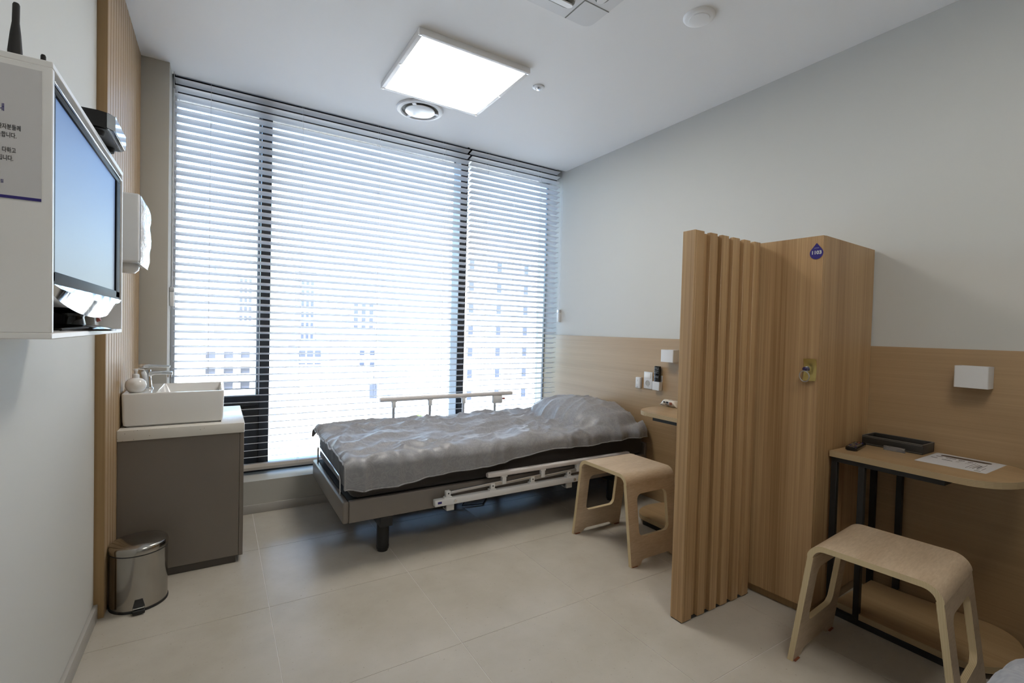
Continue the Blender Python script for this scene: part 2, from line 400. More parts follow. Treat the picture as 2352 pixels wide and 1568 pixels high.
def window():
    y0, y1 = .82, .97
    b = B(); b.box(XP, XR, y0, y1, 2.58, 2.775)
    w = put('window_1', b, 'dark', kind='structure', label='tall dark framed window across the end wall')
    def part(name, m, *bx):
        q = B()
        for k in bx: q.box(*k, .002, 1)
        return put(name, q, m, w)
    part('bottom_rail', 'dark', (XP, XR, y0, y1, .184, .206))
    part('jamb', 'white', (XP, XP+.022, y0-.06, y1, .206, 2.58)); part('jamb', 'framegrey', (XR-.012, XR-.008, y1-.03, y1, .206, 2.58))
    part('mullion', 'dark', (.044, .104, y0, y1-.03, .206, 2.58)); part('mullion', 'dark', (1.502, 1.562, y0, y1, .206, 2.58))
    part('pale_strip', 'framepale', (.030, .044, y1-.05, y1-.02, .70, 2.58)); part('pale_strip', 'framepale', (1.496, 1.5015, y0+.004, y1, .206, 2.58))  # second strip: pale colour stands in for sky reflected on the mullion's side
    part('transom', 'dark', (XP+.022, .044, y0, y1, .628, .700))
    part('sash', 'dark', (-.045, .044, y0+.015, y1-.02, .206, .628), (XP+.022, -.36, y0+.015, y1-.02, .206, .628), (-.36, -.045, y0+.015, y1-.02, .57, .628), (-.36, -.045, y0+.015, y1-.02, .206, .25))
    q = B(); q.box(-.062, -.050, y0-.012, y0+.014, .50, .585, .003); q.box(-.066, -.046, y0+.004, y0+.015, .56, .6, .002); put('handle', q, 'blackgloss', w)
    for a in ((XP+.022, .030, .70, 2.58), (-.36, -.045, .25, .57), (.104, 1.496, .206, 2.58), (1.562, XR-.012, .206, 2.58)):
        q = B(); q.box(a[0], a[1], .945, .951, a[2], a[3]); put('pane', q, 'glass', w)
window()

# ================================================================== BLINDS
PITCH, SW, TILT = .0455, .056, R(13.2)
def blind(x0, x1, cords, label, ztop=2.668, zbot=.262):
    yc = .745
    t = thing('venetian_blind', ((x0+x1)/2, yc, zbot-.04), label, 'blind', 'white venetian blinds')
    b = B(); b.box(x0, x1, yc-.025, yc+.025, 2.70, 2.755, .003); put('head_rail', b, 'blindrail', t)
    b = B(); b.loft([[(x, yc-.016, zbot-.042), (x, yc+.016, zbot-.042), (x, yc+.024, zbot-.022), (x, yc+.02, zbot-.003), (x, yc, zbot), (x, yc-.02, zbot-.003), (x, yc-.024, zbot-.022)] for x in (x0, x1)], smooth=False)
    put('bottom_rail', b, 'blindrail', t)
    # one slat, slightly crowned, room edge high
    n = 4; top = []; bot = []
    for i in range(n+1):
        u = -SW/2+SW*i/n; crown = .0022*(1-(2*i/n-1)**2)
        y = u*math.cos(TILT)+crown*math.sin(TILT); z = -u*math.sin(TILT)+crown*math.cos(TILT)
        top.append((y, z+.0011)); bot.append((y, z-.0011))
    sec = top+list(reversed(bot))
    b = B(); b.loft([[(x, yc+y, z) for y, z in sec] for x in (x0, x1)])
    s = put('slat', b, 'blind', t)
    k = int((ztop-zbot-.02)/PITCH)+1
    base = Vector(s.location)
    for i in range(k):
        o = s if i == 0 else share(s, t, (0, 0, 0))
        o.location = base+Vector((0, 0, ztop-i*PITCH))
    cb = B(); cb.cyl((0, yc-.0265, zbot-.02), (0, yc-.0265, 2.71), .0009, n=5); cb.cyl((0, yc+.0265, zbot-.02), (0, yc+.0265, 2.71), .0009, n=5)
    c = put('ladder_cord', cb, 'blind', t); base = Vector(c.location)
    for i, x in enumerate(cords):
        o = c if i == 0 else share(c, t, (0, 0, 0)); o.location = base+Vector((x, 0, 0))
    return t
bl = blind(-.428, 1.527, (-.245, .28, .797, 1.313), 'wide white venetian blind over the left and middle panes')
br = blind(1.545, 2.440, (1.699, 1.954, 2.233), 'narrow white venetian blind beside the right wall')
def chain(t, x, y, z0, mats, flip):
    b = B()
    for dy in (-.006, .006): b.cyl((x, y+dy, z0+.1), (x, y+dy, 2.70), .0012, n=6)
    put('pull_chain', b, 'blind', t)
    b = B(); b.box(x-.011, x+.011, y-.016, y+.016, z0, z0+.085, .003)
    b.box(x-.012, x+.012, y-.017, y+.017, z0+.085, z0+.112, .003, mi=1); put('chain_tensioner', b, ['white', 'alu'], t)
chain(bl, XP+.013, .665, 1.27, None, 1)
chain(br, XR-.013, .715, 1.27, None, -1)

# ================================================================== CEILING FIXTURES
def ceiling_light(cx, cy, label, em):
    s, z = .322, 2.602
    t = thing('ceiling_light', (cx, cy, H), label, 'ceiling light', 'ceiling light panels')
    b = B()
    for a in ((cx-s, cx+s, cy-s, cy-s+.022), (cx-s, cx+s, cy+s-.022, cy+s), (cx-s, cx-s+.022, cy-s+.022, cy+s-.022), (cx+s-.022, cx+s, cy-s+.022, cy+s-.022)): b.box(*a, z, H, .002)
    put('frame', b, 'whitel', t)
    b = B(); b.box(cx-s+.022, cx+s-.022, cy-s+.022, cy+s-.022, z+.004, z+.012); put('diffuser', b, em, t)
    b = B(); b.box(cx-s+.022, cx+s-.022, cy-s+.022, cy+s-.022, z+.020, H); put('tray', b, 'whitel', t)
    for dx, dy in ((-1, -1), (1, -1), (-1, 1), (1, 1), (-1, 0), (1, 0)):
        b = B(); b.cyl((cx+dx*(s-.011), cy+dy*(s-.011), z-.003), (cx+dx*(s-.011), cy+dy*(s-.011), z+.004), .006, n=10); put('screw', b, 'alu', t)
ceiling_light(.940, -.225, 'square lit ceiling light panel above the bed by the window', 'lamp_em')
ceiling_light(.940, -2.75, 'dim square ceiling light panel above the bed nearest the viewer', 'lamp_em2')
def air_diffuser():
    c = (.935, .285, H); D = Vector((0, 0, -1))
    t = thing('air_diffuser', c, 'round white air diffuser in the ceiling near the blind', 'air vent')
    b = B(); b.lathe(c, [(.150, 0), (.155, .003), (.148, .012), (.128, .016), (.120, .010), (.120, 0)], 48, cap0=False, cap1=False, ax=D); put('outer_ring', b, 'white', t)
    b = B(); b.lathe(c, [(.120, .0005), (.0, .0005)], 48, cap0=False, cap1=False, ax=D); put('throat', b, 'acgrey', t)
    b = B(); b.lathe(c, [(.085, .012), (.098, .014), (.096, .018), (.07, .023), (.03, .026), (.001, .0265)], 48, ax=D, cap1=False); put('disc', b, 'ceram', t)
    for k in range(3):
        a = R(20+120*k); b = B(); b.box(-.012, .012, .09, .122, H-.016, H, 0); b.xf(Matrix.Translation((c[0], c[1], 0)) @ Matrix.Rotation(a, 4, 'Z')); put('bracket', b, 'white', t)
air_diffuser()
def sprinkler():
    c = (1.417, -.401, H); D = Vector((0, 0, -1))
    t = thing('sprinkler_head', c, 'small chrome sprinkler head in a white ring beside the light panel', 'sprinkler')
    b = B(); b.lathe(c, [(.036, 0), (.036, .003), (.028, .007), (.016, .006), (.016, 0)], 28, cap0=False, cap1=False, ax=D); put('cover_ring', b, 'white', t)
    b = B(); b.lathe(c, [(.0155, .001), (.013, .006), (.008, .008), (.008, .012), (.012, .014), (.012, .016), (.001, .017)], 20, ax=D); put('nozzle', b, 'chrome', t)
sprinkler()
def speaker_disc():
    c = (1.66, -1.335, H); D = Vector((0, 0, -1))
    t = thing('smoke_detector', c, 'round white smoke detector standing proud of the ceiling', 'smoke detector')
    b = B(); b.lathe(c, [(.070, 0), (.070, .003), (.066, .009), (.058, .012), (.001, .012)], 40, ax=D, cap1=False); put('housing', b, 'ceil', t)
    b = B(); b.lathe(c, [(.046, .012), (.044, .015), (.030, .017), (.001, .0175)], 40, ax=D, cap1=False); put('dome', b, 'ceil', t)
speaker_disc()
def air_con():
    cx, cy, s = .865, -1.425, .42
    t = thing('ceiling_air_conditioner', (cx, cy, H), 'square white cassette air conditioner at the top edge of the view', 'air conditioner')
    b = B(); lp = lambda k, z, r: [(x, y, z) for x, y in rrect(cx, cy, 2*s-k, 2*s-k, r)]
    b.loft([lp(0, H, .05), lp(0, H-.012, .05), lp(.012, H-.018, .046), lp(.02, H-.024, .044)]); put('panel', b, 'white', t)
    for k in range(4):
        rot = Matrix.Translation((cx, cy, 0)) @ Matrix.Rotation(R(90*k), 4, 'Z')
        b = B(); b.loft([[(x, y, z) for x, y in rrect(0, .325, .50, .062, .028)] for z in (H-.0245, H-.0252)]); b.xf(rot); a = put('slot', b, 'acgrey', t)
        b = B(); b.loft([[(x, y, z+(y-.325)*.25) for x, y in rrect(0, .325, .485, .040, .019)] for z in (H-.030, H-.036)]); b.xf(rot); put('louver', b, 'ceil', t)
        b = B(); b.box(.27, .275, .27, s-.012, H-.0256, H-.0238); b.box(.27, .41, .268, .272, H-.0256, H-.0238); b.xf(rot); put('corner_joint', b, 'acgrey', t)
    b = B(); b.loft([[(x, y, z) for x, y in rrect(cx, cy, .46, .46, .03)] for z in (H-.0245, H-.028)]); put('intake_grille', b, 'acgrey', t)
air_con()

# ================================================================== LEFT SIDE: TV, DISPENSER
CX0, CX1, CY0, CY1, CZ0, CZ1 = XL, -.42, -1.752, -1.100, 1.145, 1.583
def tv_cabinet():
    t = thing('tv_cabinet', ((CX0+CX1)/2, (CY0+CY1)/2, CZ0), 'white open box cabinet on the left wall holding the television', 'cabinet')
    k = .010
    for nm, a in (('top_board', (CX0, CX1, CY0, CY1, CZ1-k, CZ1)), ('bottom_board', (CX0, CX1, CY0, CY1, CZ0, CZ0+k)),
                  ('side_board', (CX0, CX1, CY0, CY0+k, CZ0+k, CZ1-k)), ('side_board', (CX0, CX1, CY1-k, CY1, CZ0+k, CZ1-k)), ('back_board', (CX0, CX0+.006, CY0+k, CY1-k, CZ0+k, CZ1-k))):
        b = B(); b.box(*a, .0012, 1); put(nm, b, 'whitel', t)
tv_cabinet()
def television():
    x = -.426; y0, y1, z0, z1 = -1.736, -1.117, 1.238, 1.556
    t = thing('television', (x-.04, (y0+y1)/2, CZ0+.010), 'flat television with a curved chrome lower edge inside the white box', 'television')
    b = B()
    for a in ((y0, y1, z1-.012, z1), (y0, y0+.016, z0, z1-.012), (y1-.052, y1, z0, z1-.012), (y0, y1, z0-.005, z0+.018)): b.box(x-.012, x+.003, *a, .002)
    put('bezel', b, 'tvblack', t)
    b = B(); b.box(x-.06, x-.012, y0+.004, y1-.004, z0, z1-.002, .01); put('housing', b, 'blackgloss', t)
    b = B(); b.box(x-.012, x-.001, y0+.016, y1-.052, z0+.018, z1-.012); put('screen', b, 'screen', t)
    b = B(); b.box(x-.06, x+.006, y0-.002, y1+.002, z1, z1+.003, .001); b.box(x-.05, x+.002, y1, y1+.003, z0, z1, .001); put('chrome_edge', b, 'chrome', t)
    # bulging lower trim: a smile-shaped chrome strip
    L = []; n = 24
    for i in range(n+1):
        u = i/n; y = y0+(y1-y0)*u; k = 1-(2*u-1)**2; d = .048*k**.7
        zt = z0-.004; L.append([(x-.02, y, zt), (x+.006, y, zt), (x+.006+.014*k, y, zt-.35*d-.001), (x-.004+.010*k, y, zt-d-.003), (x-.03, y, zt-d-.003)])
    b = B(); b.loft(L); put('lower_trim', b, 'chrome', t)
    b = B(); b.cyl((x-.04, -1.43, CZ0+.018), (x-.04, -1.43, z0-.02), .03, .022); put('stand_neck', b, 'blackgloss', t)
    b = B(); b.lathe((x-.045, -1.43, CZ0+.010), [(.085, 0), (.085, .004), (.06, .010), (.03, .013)], 32); put('stand_base', b, 'blackgloss', t)
    b = B(); b.tube([(x-.02, -1.58, CZ0+.013), (x+.0, -1.5, CZ0+.016), (x+.01, -1.42, CZ0+.013), (x-.01, -1.34, CZ0+.014), (x-.06, -1.29, CZ0+.013)], .0028); put('cable', b, 'blackmat', t)
television()
def call_unit():
    x, y = -.480, -1.205
    t = thing('handset', (x, y, CZ0+.010), 'grey rounded handset with a red button behind the television foot', 'handset')
    b = B(); b.loft([[(x+(px-x)*1, py, z) for px, py in rrect(x, y, .05*s, .075*s, .02*s)] for z, s in ((CZ0+.0105, .8), (CZ0+.018, 1), (CZ0+.040, 1), (CZ0+.052, .8))]); put('body', b, mat('handset_grey', (.34, .33, .30), .35), t)
    b = B(); b.cyl((x+.02, y, CZ0+.036), (x+.029, y, CZ0+.040), .010); put('button', b, 'red', t)
call_unit()
def notice():
    y = CY0-.0006
    b = B(); b.box(-.590, -.4325, y-.0004, y, 1.361, 1.564)
    t = put('notice_sheet', b, 'paper', label='white printed notice with a navy bottom bar on the side of the television box', cat='notice', loc=(-.51, y, 1.361))
    b = B(); b.box(-.590, -.4325, y-.0008, y-.0004, 1.361, 1.3655); put('bar', b, 'blue', t)
    for s, x, z, sz, mk in (('안내', -.4735, 1.4965, .0125, 'blue'), ('환자분들께', -.4555, 1.4685, .0092, 'ink'), ('가능합니다.', -.4605, 1.4562, .0092, 'ink'), ('을 다하고', -.461, 1.4335, .0092, 'ink'), ('드립니다.', -.464, 1.4212, .0092, 'ink'), ('드림', -.4745, 1.3855, .0062, 'blue')):
        q = text(s, sz, .62); q.xf(frame_m((x, y-.0005, z), (1, 0, 0), (0, 0, 1))); put('lettering', q, mk, t, recalc=False)
notice()
def settop():
    zb = CZ1+.012; y0, y1, x0, x1 = -1.432, -1.250, -.56, -.394
    t = thing('set_top_box', (-.48, (y0+y1)/2, CZ1), 'black set-top box with a chrome front overhanging the top of the television box', 'set-top box')
    b = B()
    lp = [(x0, y0), (x1-.025, y0), (x1-.008, y0+.008), (x1, y0+.024), (x1, y1-.024), (x1-.008, y1-.008), (x1-.025, y1), (x0, y1)]
    b.loft([[(x, y, z) for x, y in lp] for z in (zb, zb+.022, zb+.024, zb+.034)]); put('body', b, 'blackgloss', t)
    b = B(); lp2 = [(x1-.010, y0+.004), (x1+.002, y0+.022), (x1+.002, y1-.022), (x1-.010, y1-.004)]
    b.loft([[(x, y, z) for x, y in lp2] for z in (zb+.001, zb+.033)], smooth=False); put('front_plate', b, 'chrome', t)
    b = B(); b.box(x0+.01, x1-.012, y0+.012, y1-.012, zb-.001, zb); put('underside', b, mat('dull_grey', (.07, .075, .08), .6), t)
    for x in (x0+.02, x1-.03):
        for y in (y0+.03, y1-.03):
            b = B(); b.cyl((x, y, zb-.012), (x, y, zb), .011, .013, 16); put('foot', b, 'blackmat', t)
settop()
def router():
    y = -1.53
    t = thing('wifi_router', (-.52, y, CZ1), 'black router on the television box with two aerials showing above the edge', 'router')
    b = B(); b.box(-.58, -.47, y-.10, y+.12, CZ1, CZ1+.025, .006); put('body', b, 'blackmat', t)
    b = B(); b.lathe((-.50, -1.612, CZ1+.012), [(.009, 0), (.0095, .045), (.0072, .075), (.005, .095), (.0048, .125), (.0035, .128)], 14, ax=Vector((.02, -.01, 1))); put('aerial', b, 'blackmat', t)
    b = B(); b.lathe((-.50, -1.452, CZ1+.012), [(.006, 0), (.0048, .05), (.0042, .112), (.003, .115)], 12); put('aerial', b, 'blackmat', t)
router()
def towel():
    xf = -.468; y0, y1, z0, z1 = -.35, -.075, 1.415, 1.690
    t = thing('paper_towel_dispenser', (-.52, (y0+y1)/2, z0), 'white paper towel dispenser with a shiny wavy front on the ribbed wall', 'dispenser')
    b = B(); b.box(-.568, xf, y0, y1, z0, z1, .008, 3); put('housing', b, 'white', t)
    # wavy moulded front cover
    L = []; n = 20; m = 14
    for i in range(n+1):
        z = z0-.008+(z1-z0+.004)*i/n; row = []
        for j in range(m+1):
            u = j/m; y = y0+.012+(y1-y0-.024)*u
            e = max(0, 1-abs(2*u-1)**6)*max(0, 1-abs(2*i/n-1)**6)
            row.append((xf+.002+.014*e+.003*math.sin(9*u+5*i/n*3.1)*e, y, z))
        L.append(row)
    b = B(); b.loft(L, close=False, cap0=False, cap1=False); put('front_cover', b, 'frost', t)
    b = B(); b.lathe((-.512, y0+.09, z0-.012), [(.004, -.03), (.02, -.028), (.034, -.014), (.036, 0), (.03, .012)], 24); put('feed_knob', b, 'ceram', t)
towel()

# ================================================================== VANITY
def vanity():
    x0, x1, y0, y1, z0, z1 = -.5675, -.079, -.105, .449, .036, .645
    t = thing('vanity_cabinet', (-.32, .17, 0), 'taupe laminate vanity cabinet under the wash basin', 'cabinet')
    for nm, a, m in (('side_panel', (x0, x1-.019, y0, y0+.018, z0, z1), 'taupe'), ('side_panel', (x0, x1-.019, y1-.018, y1, z0, z1), 'taupe'), ('back_panel', (x0, x0+.01, y0+.018, y1-.018, z0, z1), 'taupe'),
                     ('bottom_panel', (x0+.01, x1-.019, y0+.018, y1-.018, z0, z0+.018), 'taupe'), ('plinth', (x0, x1-.03, y0+.006, y1-.01, 0, z0), 'taupek')):
        b = B(); b.box(*a, .0012, 1); put(nm, b, m, t)
    for a in ((y0, .171), (.174, y1)):
        b = B(); b.box(x1-.018, x1, a[0], a[1], z0-.003, z1-.004, .0015, 1); put('door', b, 'taupe', t)
    b = B(); b.box(x0, x1+.001, -.115, .455, z1, .693, .002)
    put('countertop', b, 'quartz', label='thin speckled white stone countertop on the vanity cabinet', cat='countertop', loc=(-.32, .17, z1))
vanity()
def basin():
    x0, x1, y0, y1, z0, z1 = -.562, -.165, -.055, .362, .6935, .848
    cx, cy = (x0+x1)/2, (y0+y1)/2; w, h = x1-x0, y1-y0
    t = thing('wash_basin', (cx, cy, z0), 'white rectangular ceramic vessel basin on the countertop', 'basin')
    b = B(); O = lambda k, z, r=.012: [(x, y, z) for x, y in rrect(cx, cy, w-k, h-k, r)]
    ix0, ix1, iy0, iy1 = -.435, x1-.011, y0+.011, y1-.011
    I = lambda k, z, r: [(x, y, z) for x, y in rrect((ix0+ix1)/2, (iy0+iy1)/2, ix1-ix0-k, iy1-iy0-k, r)]
    b.loft([O(.03, z0), O(.024, z0+.004), O(.012, z0+.008), O(.006, z0+.03), O(0, z1-.006), O(.002, z1-.002), O(.006, z1)], cap1=False)
    # rim to bowl
    b.loft([O(.006, z1), I(0, z1, .010), I(.004, z1-.003, .012), I(.03, z1-.06, .03), I(.07, z1-.098, .04), I(.16, z1-.104, .05)], cap0=False)
    bmesh.ops.remove_doubles(b.bm, verts=b.bm.verts, dist=1e-5)
    put('bowl', b, 'ceram', t)
    b = B(); b.lathe(((ix0+ix1)/2, cy, z1-.1035), [(.022, 0), (.022, .003), (.015, .004), (.001, .004)], 24); put('drain', b, 'chrome', t)
    b = B(); b.box(x0+.012, x1-.012, y0+.012, y1-.012, .6932, .6945); put('shadow_gap', b, 'blackmat', t)  # black sheet painting in the shadow gap under the basin
basin()
def faucet():
    x, y, z = -.488, .13, .848
    t = thing('basin_faucet', (x, y, z), 'chrome single lever faucet on the wash basin', 'faucet')
    def sec(cx, cz, hx, hy, hz=0, tilt=0): return [(cx+a*hx, y+b_*hy, cz+a*tilt) for a, b_ in ((-1, -1), (1, -1), (1, 1), (-1, 1))]
    b = B(); b.lathe((x, y, z), [(.026, 0), (.026, .005), (.022, .008)], 24); put('base_ring', b, 'chrome', t)
    b = B(); b.loft([[(cx+px, y+py, cz) for px, py in rrect(0, 0, 2*hx, 2*hy, min(hx, hy)*.6)] for cx, cz, hx, hy in ((x, z+.006, .021, .020), (x-.002, z+.04, .020, .019), (x-.008, z+.075, .024, .021), (x-.010, z+.094, .026, .022))]); put('body', b, 'chrome', t)
    b = B(); b.loft([[(xx, y+py*s, zz+pz*s2) for py, pz in rrect(0, 0, .040, .020, .006)] for xx, zz, s, s2 in ((x+.004, z+.070, 1, 1.5), (x+.03, z+.078, 1, .95), (x+.07, z+.078, .95, .85), (x+.102, z+.074, .9, .8))]); put('spout', b, 'chrome', t)
    b = B(); b.cyl((x+.090, y, z+.054), (x+.090, y, z+.068), .009); put('aerator', b, 'chrome', t)
    b = B(); b.loft([[(xx, y+py*s, zz+pz*s2) for py, pz in rrect(0, 0, .040, .020, .007)] for xx, zz, s, s2 in ((x-.032, z+.110, 1.0, .9), (x-.01, z+.112, 1.1, 1.25), (x+.02, z+.112, 1, .9), (x+.092, z+.108, .75, .35))]); put('lever', b, 'chrome', t)
faucet()
def soap():
    x, y, z = -.516, 0.0, .848
    t = thing('soap_dispenser', (x, y, z), 'round white pump bottle of hand soap on the basin rim', 'soap dispenser')
    b = B(); b.lathe((x, y, z), [(.022, 0), (.026, .002), (.036, .016), (.0405, .033), (.037, .050), (.027, .061), (.014, .066), (.012, .068)], 32); put('bottle', b, 'ceram', t)
    b = B(); b.lathe((x, y, z+.066), [(.0135, 0), (.0135, .014), (.011, .018), (.006, .019), (.0055, .030), (.008, .031), (.008, .040), (.006, .043)], 20); put('pump', b, 'white', t)
    b = B(); b.tube([(x-.004, y, z+.106), (x+.012, y, z+.107), (x+.028, y, z+.105), (x+.030, y, z+.101)], .0032); b.box(x-.012, x+.002, y-.004, y+.004, z+.1045, z+.108, .001); put('nozzle', b, 'white', t)
soap()
def trash():
    x, y = -.466, -.290; h = .228
    t = thing('pedal_bin', (x, y, 0), 'shiny steel pedal bin with a dark lid beside the vanity', 'trash can')
    def ov(s, z, dz=0.): return [(x+.100*s*math.cos(a), y+.100*s*math.sin(a), z) for a in [2*math.pi*i/56 for i in range(56)]]
    b = B(); b.loft([ov(1.0, 0), ov(1.01, .004), ov(1.005, .010), ov(.99, .011)]); put('base_ring', b, 'blackmat', t)
    b = B(); b.loft([ov(.985, .009), ov(.985, h)]); put('body', b, 'steel', t)
    b = B(); b.loft([ov(.992, h-.001), ov(.995, h+.004)]); put('gasket', b, 'blackmat', t)
    b = B(); b.loft([ov(.998, h+.004), ov(1.0, h+.022), ov(.97, h+.030), ov(.93, h+.033), ov(.6, h+.043), ov(.2, h+.047), ov(.01, h+.047)]); put('lid', b, 'steel', t)
    # pedal points at the viewer
    b = B(); b.box(-.020, .020, -.126, -.098, .004, .018, .003); put_rot(b, x, y); put('pedal', b, 'blackmat', t)
    b = B(); b.box(-.018, .018, -.118, -.097, .022, .027, .001); put_rot(b, x, y); put('pedal_bar', b, 'chrome', t)
    b = B(); b.loft([[(-.020, -.1005, .024), (.020, -.1005, .024), (.013, -.099, .052), (-.013, -.099, .052)], [(-.020, -.107, .024), (.020, -.107, .024), (.013, -.101, .052), (-.013, -.101, .052)]], smooth=False); put_rot(b, x, y); put('pedal_guard', b, 'blackmat', t)
def put_rot(b, x, y): b.xf(Matrix.Translation((x, y, 0)) @ Matrix.Rotation(R(6), 4, 'Z'))
trash()

# ================================================================== BED
BX0, BX1, BY0, BY1 = .338, 2.420, -.380, .500
def side_rail(t, yo, s, raised):
    """tubular folding rail; yo outer face of the frame, s = direction outward"""
    def bx(b, x0, x1, a, c, z0, z1, bev=.004, mi=0):
        ya, yb = yo+s*a, yo+s*c; b.box(x0, x1, min(ya, yb), max(ya, yb), z0, z1, bev, 2, mi)
    b = B(); bx(b, .800, 1.817, .024, .060, .225, .262, .006); rail = put('rail_beam', b, 'white', t)
    for x in (.905, 1.735):
        b = B(); bx(b, x-.022, x+.022, .012, .026, .180, .255, .002); bx(b, x-.022, x+.022, -.03, .026, .180, .186, .002); put('clamp', b, 'white', rail)
        b = B(); b.cyl((x+.012, yo+s*.058, .243), (x+.012, yo+s*.066, .243), .011, .009, 16); put('bolt', b, 'chrome', rail)
    b = B(); bx(b, .815, .838, .0598, .0606, .240, .252, 0); put('maker_plate', b, 'blue', rail)
    xs = (.879, 1.155, 1.431, 1.711); dz = (0, 0, 0, 0)
    for x in xs:
        b = B(); bx(b, x-.022, x+.022, .028, .056, .260, .270, .003); bx(b, x-.014, x+.014, .030, .038, .262, .300, .003); bx(b, x-.014, x+.014, .046, .054, .262, .300, .003); b.cyl((x, yo+s*.029, .287), (x, yo+s*.056, .287), .004, n=10, mi=1); put('pivot_bracket', b, ['white', 'blackmat'], rail)
    if raised: sh, zc = 0.0, .668
    else: sh, zc = .352, .350
    x0, x1 = .780+sh*.97, 1.870+sh*1.04
    b = B(); L = []
    for x, k in ((x0, .82), (x0+.012, 1), (x1-.012, 1), (x1, .82)): L.append([(x, yo+s*.042+py*k, zc+pz*k) for py, pz in rrect(0, 0, .034, .030, .011)])
    b.loft(L); hand = put('handrail', b, mat('rail_grip', (.72, .68, .67), .45), t)
    for x in xs:
        b = B(); p0 = (x, yo+s*.042, .287); p1 = (x+sh, yo+s*.042, zc-.045 if raised else zc-.050); b.tube([p0, p1], .0095, 10); put('post', b, 'alu', t)
        b = B(); bx(b, x+sh-.020, x+sh+.020, .028, .056, zc-.022, zc-.012, .003)
        bx(b, x+sh-.013, x+sh+.013, .028, .056, zc-.062, zc-.018, .004); put('grip_bracket', b, 'white', hand)
    if raised:
        b = B(); bx(b, 1.690, 1.775, .026, .058, .590, .655, .008); put('latch_housing', b, 'white', hand)
        b = B(); bx(b, 1.772, 1.805, .036, .050, .618, .632, .004); put('latch_lever', b, 'red', hand)
def bed(label):
    t = thing('hospital_bed', (1.4, .06, 0), label, 'bed', 'hospital beds')
    zb, zt = .200, .310
    for nm, a in (('side_panel', (BX0+.03, BX1+.024, BY0, BY0+.026, zb, zt)), ('side_panel', (BX0+.03, BX1+.024, BY1-.026, BY1, zb, zt)), ('foot_panel', (BX0, BX0+.030, BY0, BY1, zb, zt)), ('head_panel', (BX1+.024, BX1+.046, BY0, BY1, zb, zt+.08))):
        b = B(); b.box(*a, .010 if nm == 'foot_panel' else .005, 3); put(nm, b, 'bedframe', t)
    b = B(); b.box(BX0+.03, BX1-.03, BY0+.026, BY1-.026, .275, .310); put('deck', b, 'blackmat', t)
    for x in (.560, 2.190):
        b = B(); b.box(x-.034, x+.034, BY0+.006, BY1-.006, .145, .200, .003, 1); put('cross_beam', b, 'black', t)
        for y in (-.312, .43):
            b = B(); b.cyl((x, y, .012), (x, y, .150), .032, n=24); b.cyl((x, y, 0), (x, y, .014), .027, n=24); b.cyl((x, y, .022), (x, y, .027), .0335, n=24); put('leg', b, 'black', t)
    b = B(); y0, y1 = -.247, .40; x = BX0+.014
    b.tube([(x, y0-.004, .305), (x, y0, .385), (x, y0+.012, .398), (x, y0+.03, .401), (x, y1-.03, .420), (x, y1-.01, .416), (x, y1, .40), (x, y1, .305)], .005, 10); put('foot_bar', b, 'chrome', t)
    side_rail(t, BY0, -1, False); side_rail(t, BY1, 1, True)
    return t
BED = bed('taupe hospital bed by the window, one rail raised and one folded')
def fold(x, y, f, seed=0.):
    v = noise.noise(Vector((x*f+seed, y*f, seed*1.7)))
    return v
def mattress():
    b = B(); b.box(BX0+.034, 2.438, BY0+.006, BY1-.006, .311, .500, .045, 4)
    bmesh.ops.subdivide_edges(b.bm, edges=[e for e in b.bm.edges if e.calc_length() > .3], cuts=60, use_grid_fill=True)
    bmesh.ops.subdivide_edges(b.bm, edges=[e for e in b.bm.edges if e.calc_length() > .08], cuts=5, use_grid_fill=True)
    b.bm.normal_update()
    for v in b.bm.verts:
        n = v.normal; k = noise.noise(Vector((v.co.x*14+v.co.z*22, v.co.y*14, v.co.z*7)))+.5*noise.noise(Vector((v.co.x*31, v.co.y*31, v.co.z*20)))
        v.co += n*k*.0035*(1 if v.co.z > .33 else .3)
        if v.co.y < BY0+.01: v.co.y = max(v.co.y, BY0+.001)
        if v.co.y > BY1-.01: v.co.y = min(v.co.y, BY1-.001)
        v.co.x = max(v.co.x, BX0+.031) if v.co.x < .5 else min(v.co.x, 2.441)
        v.co.z = max(v.co.z, .3108)
    for f in b.bm.faces: f.smooth = True
    return put('mattress', b, 'sheet', label='dark brown sheeted mattress on the bed by the window', cat='mattress', group='mattresses', loc=(1.4, .06, .3108), sharp=80)
MATT = mattress()
def pillow_h(x, y):
    cx, cy = 2.13, .05
    a = .25 if x < cx else .42; c = .42 if y > cy else .43
    d = abs((x-cx)/a)**2.4+abs((y-cy)/c)**2.6
    return .150*max(0, 1-d)**.75 if d < 1 else 0.
def pillow():
    b = B(); L = []; n, m = 24, 26
    top = {}; bot = {}
    for i in range(n+1):
        for j in range(m+1):
            u, v = i/n*2-1, j/m*2-1
            k = (max(0, 1-u**4)*max(0, 1-v**4))**.6
            pin = 1-.10*(1-abs(u))*abs(v)**3-.10*(1-abs(v))*abs(u)**3
            x, y = 2.205+u*.228*pin, .045+v*.31*pin
            z = .5045+.045*max(0, u)**2
            top[i, j] = b.bm.verts.new((x, y, z+.0006+.105*k)); bot[i, j] = b.bm.verts.new((x, y, .5040+.045*max(0, u)**2*(1-k)))
    for i in range(n):
        for j in range(m):
            for d in (top, bot):
                f = b.bm.faces.new((d[i, j], d[i+1, j], d[i+1, j+1], d[i, j+1])); f.smooth = True
    bd = [(i, 0) for i in range(n)]+[(n, j) for j in range(m)]+[(i, m) for i in range(n, 0, -1)]+[(0, j) for j in range(m, 0, -1)]
    for p, q in zip(bd, bd[1:]+bd[:1]): f = b.bm.faces.new((top[p], top[q], bot[q], bot[p])); f.smooth = True
    return put('pillow', b, 'duvet', label='grey pillow under the duvet at the wall end of the window bed', cat='pillow', group='pillows', loc=(2.205, .045, .50), sharp=80)
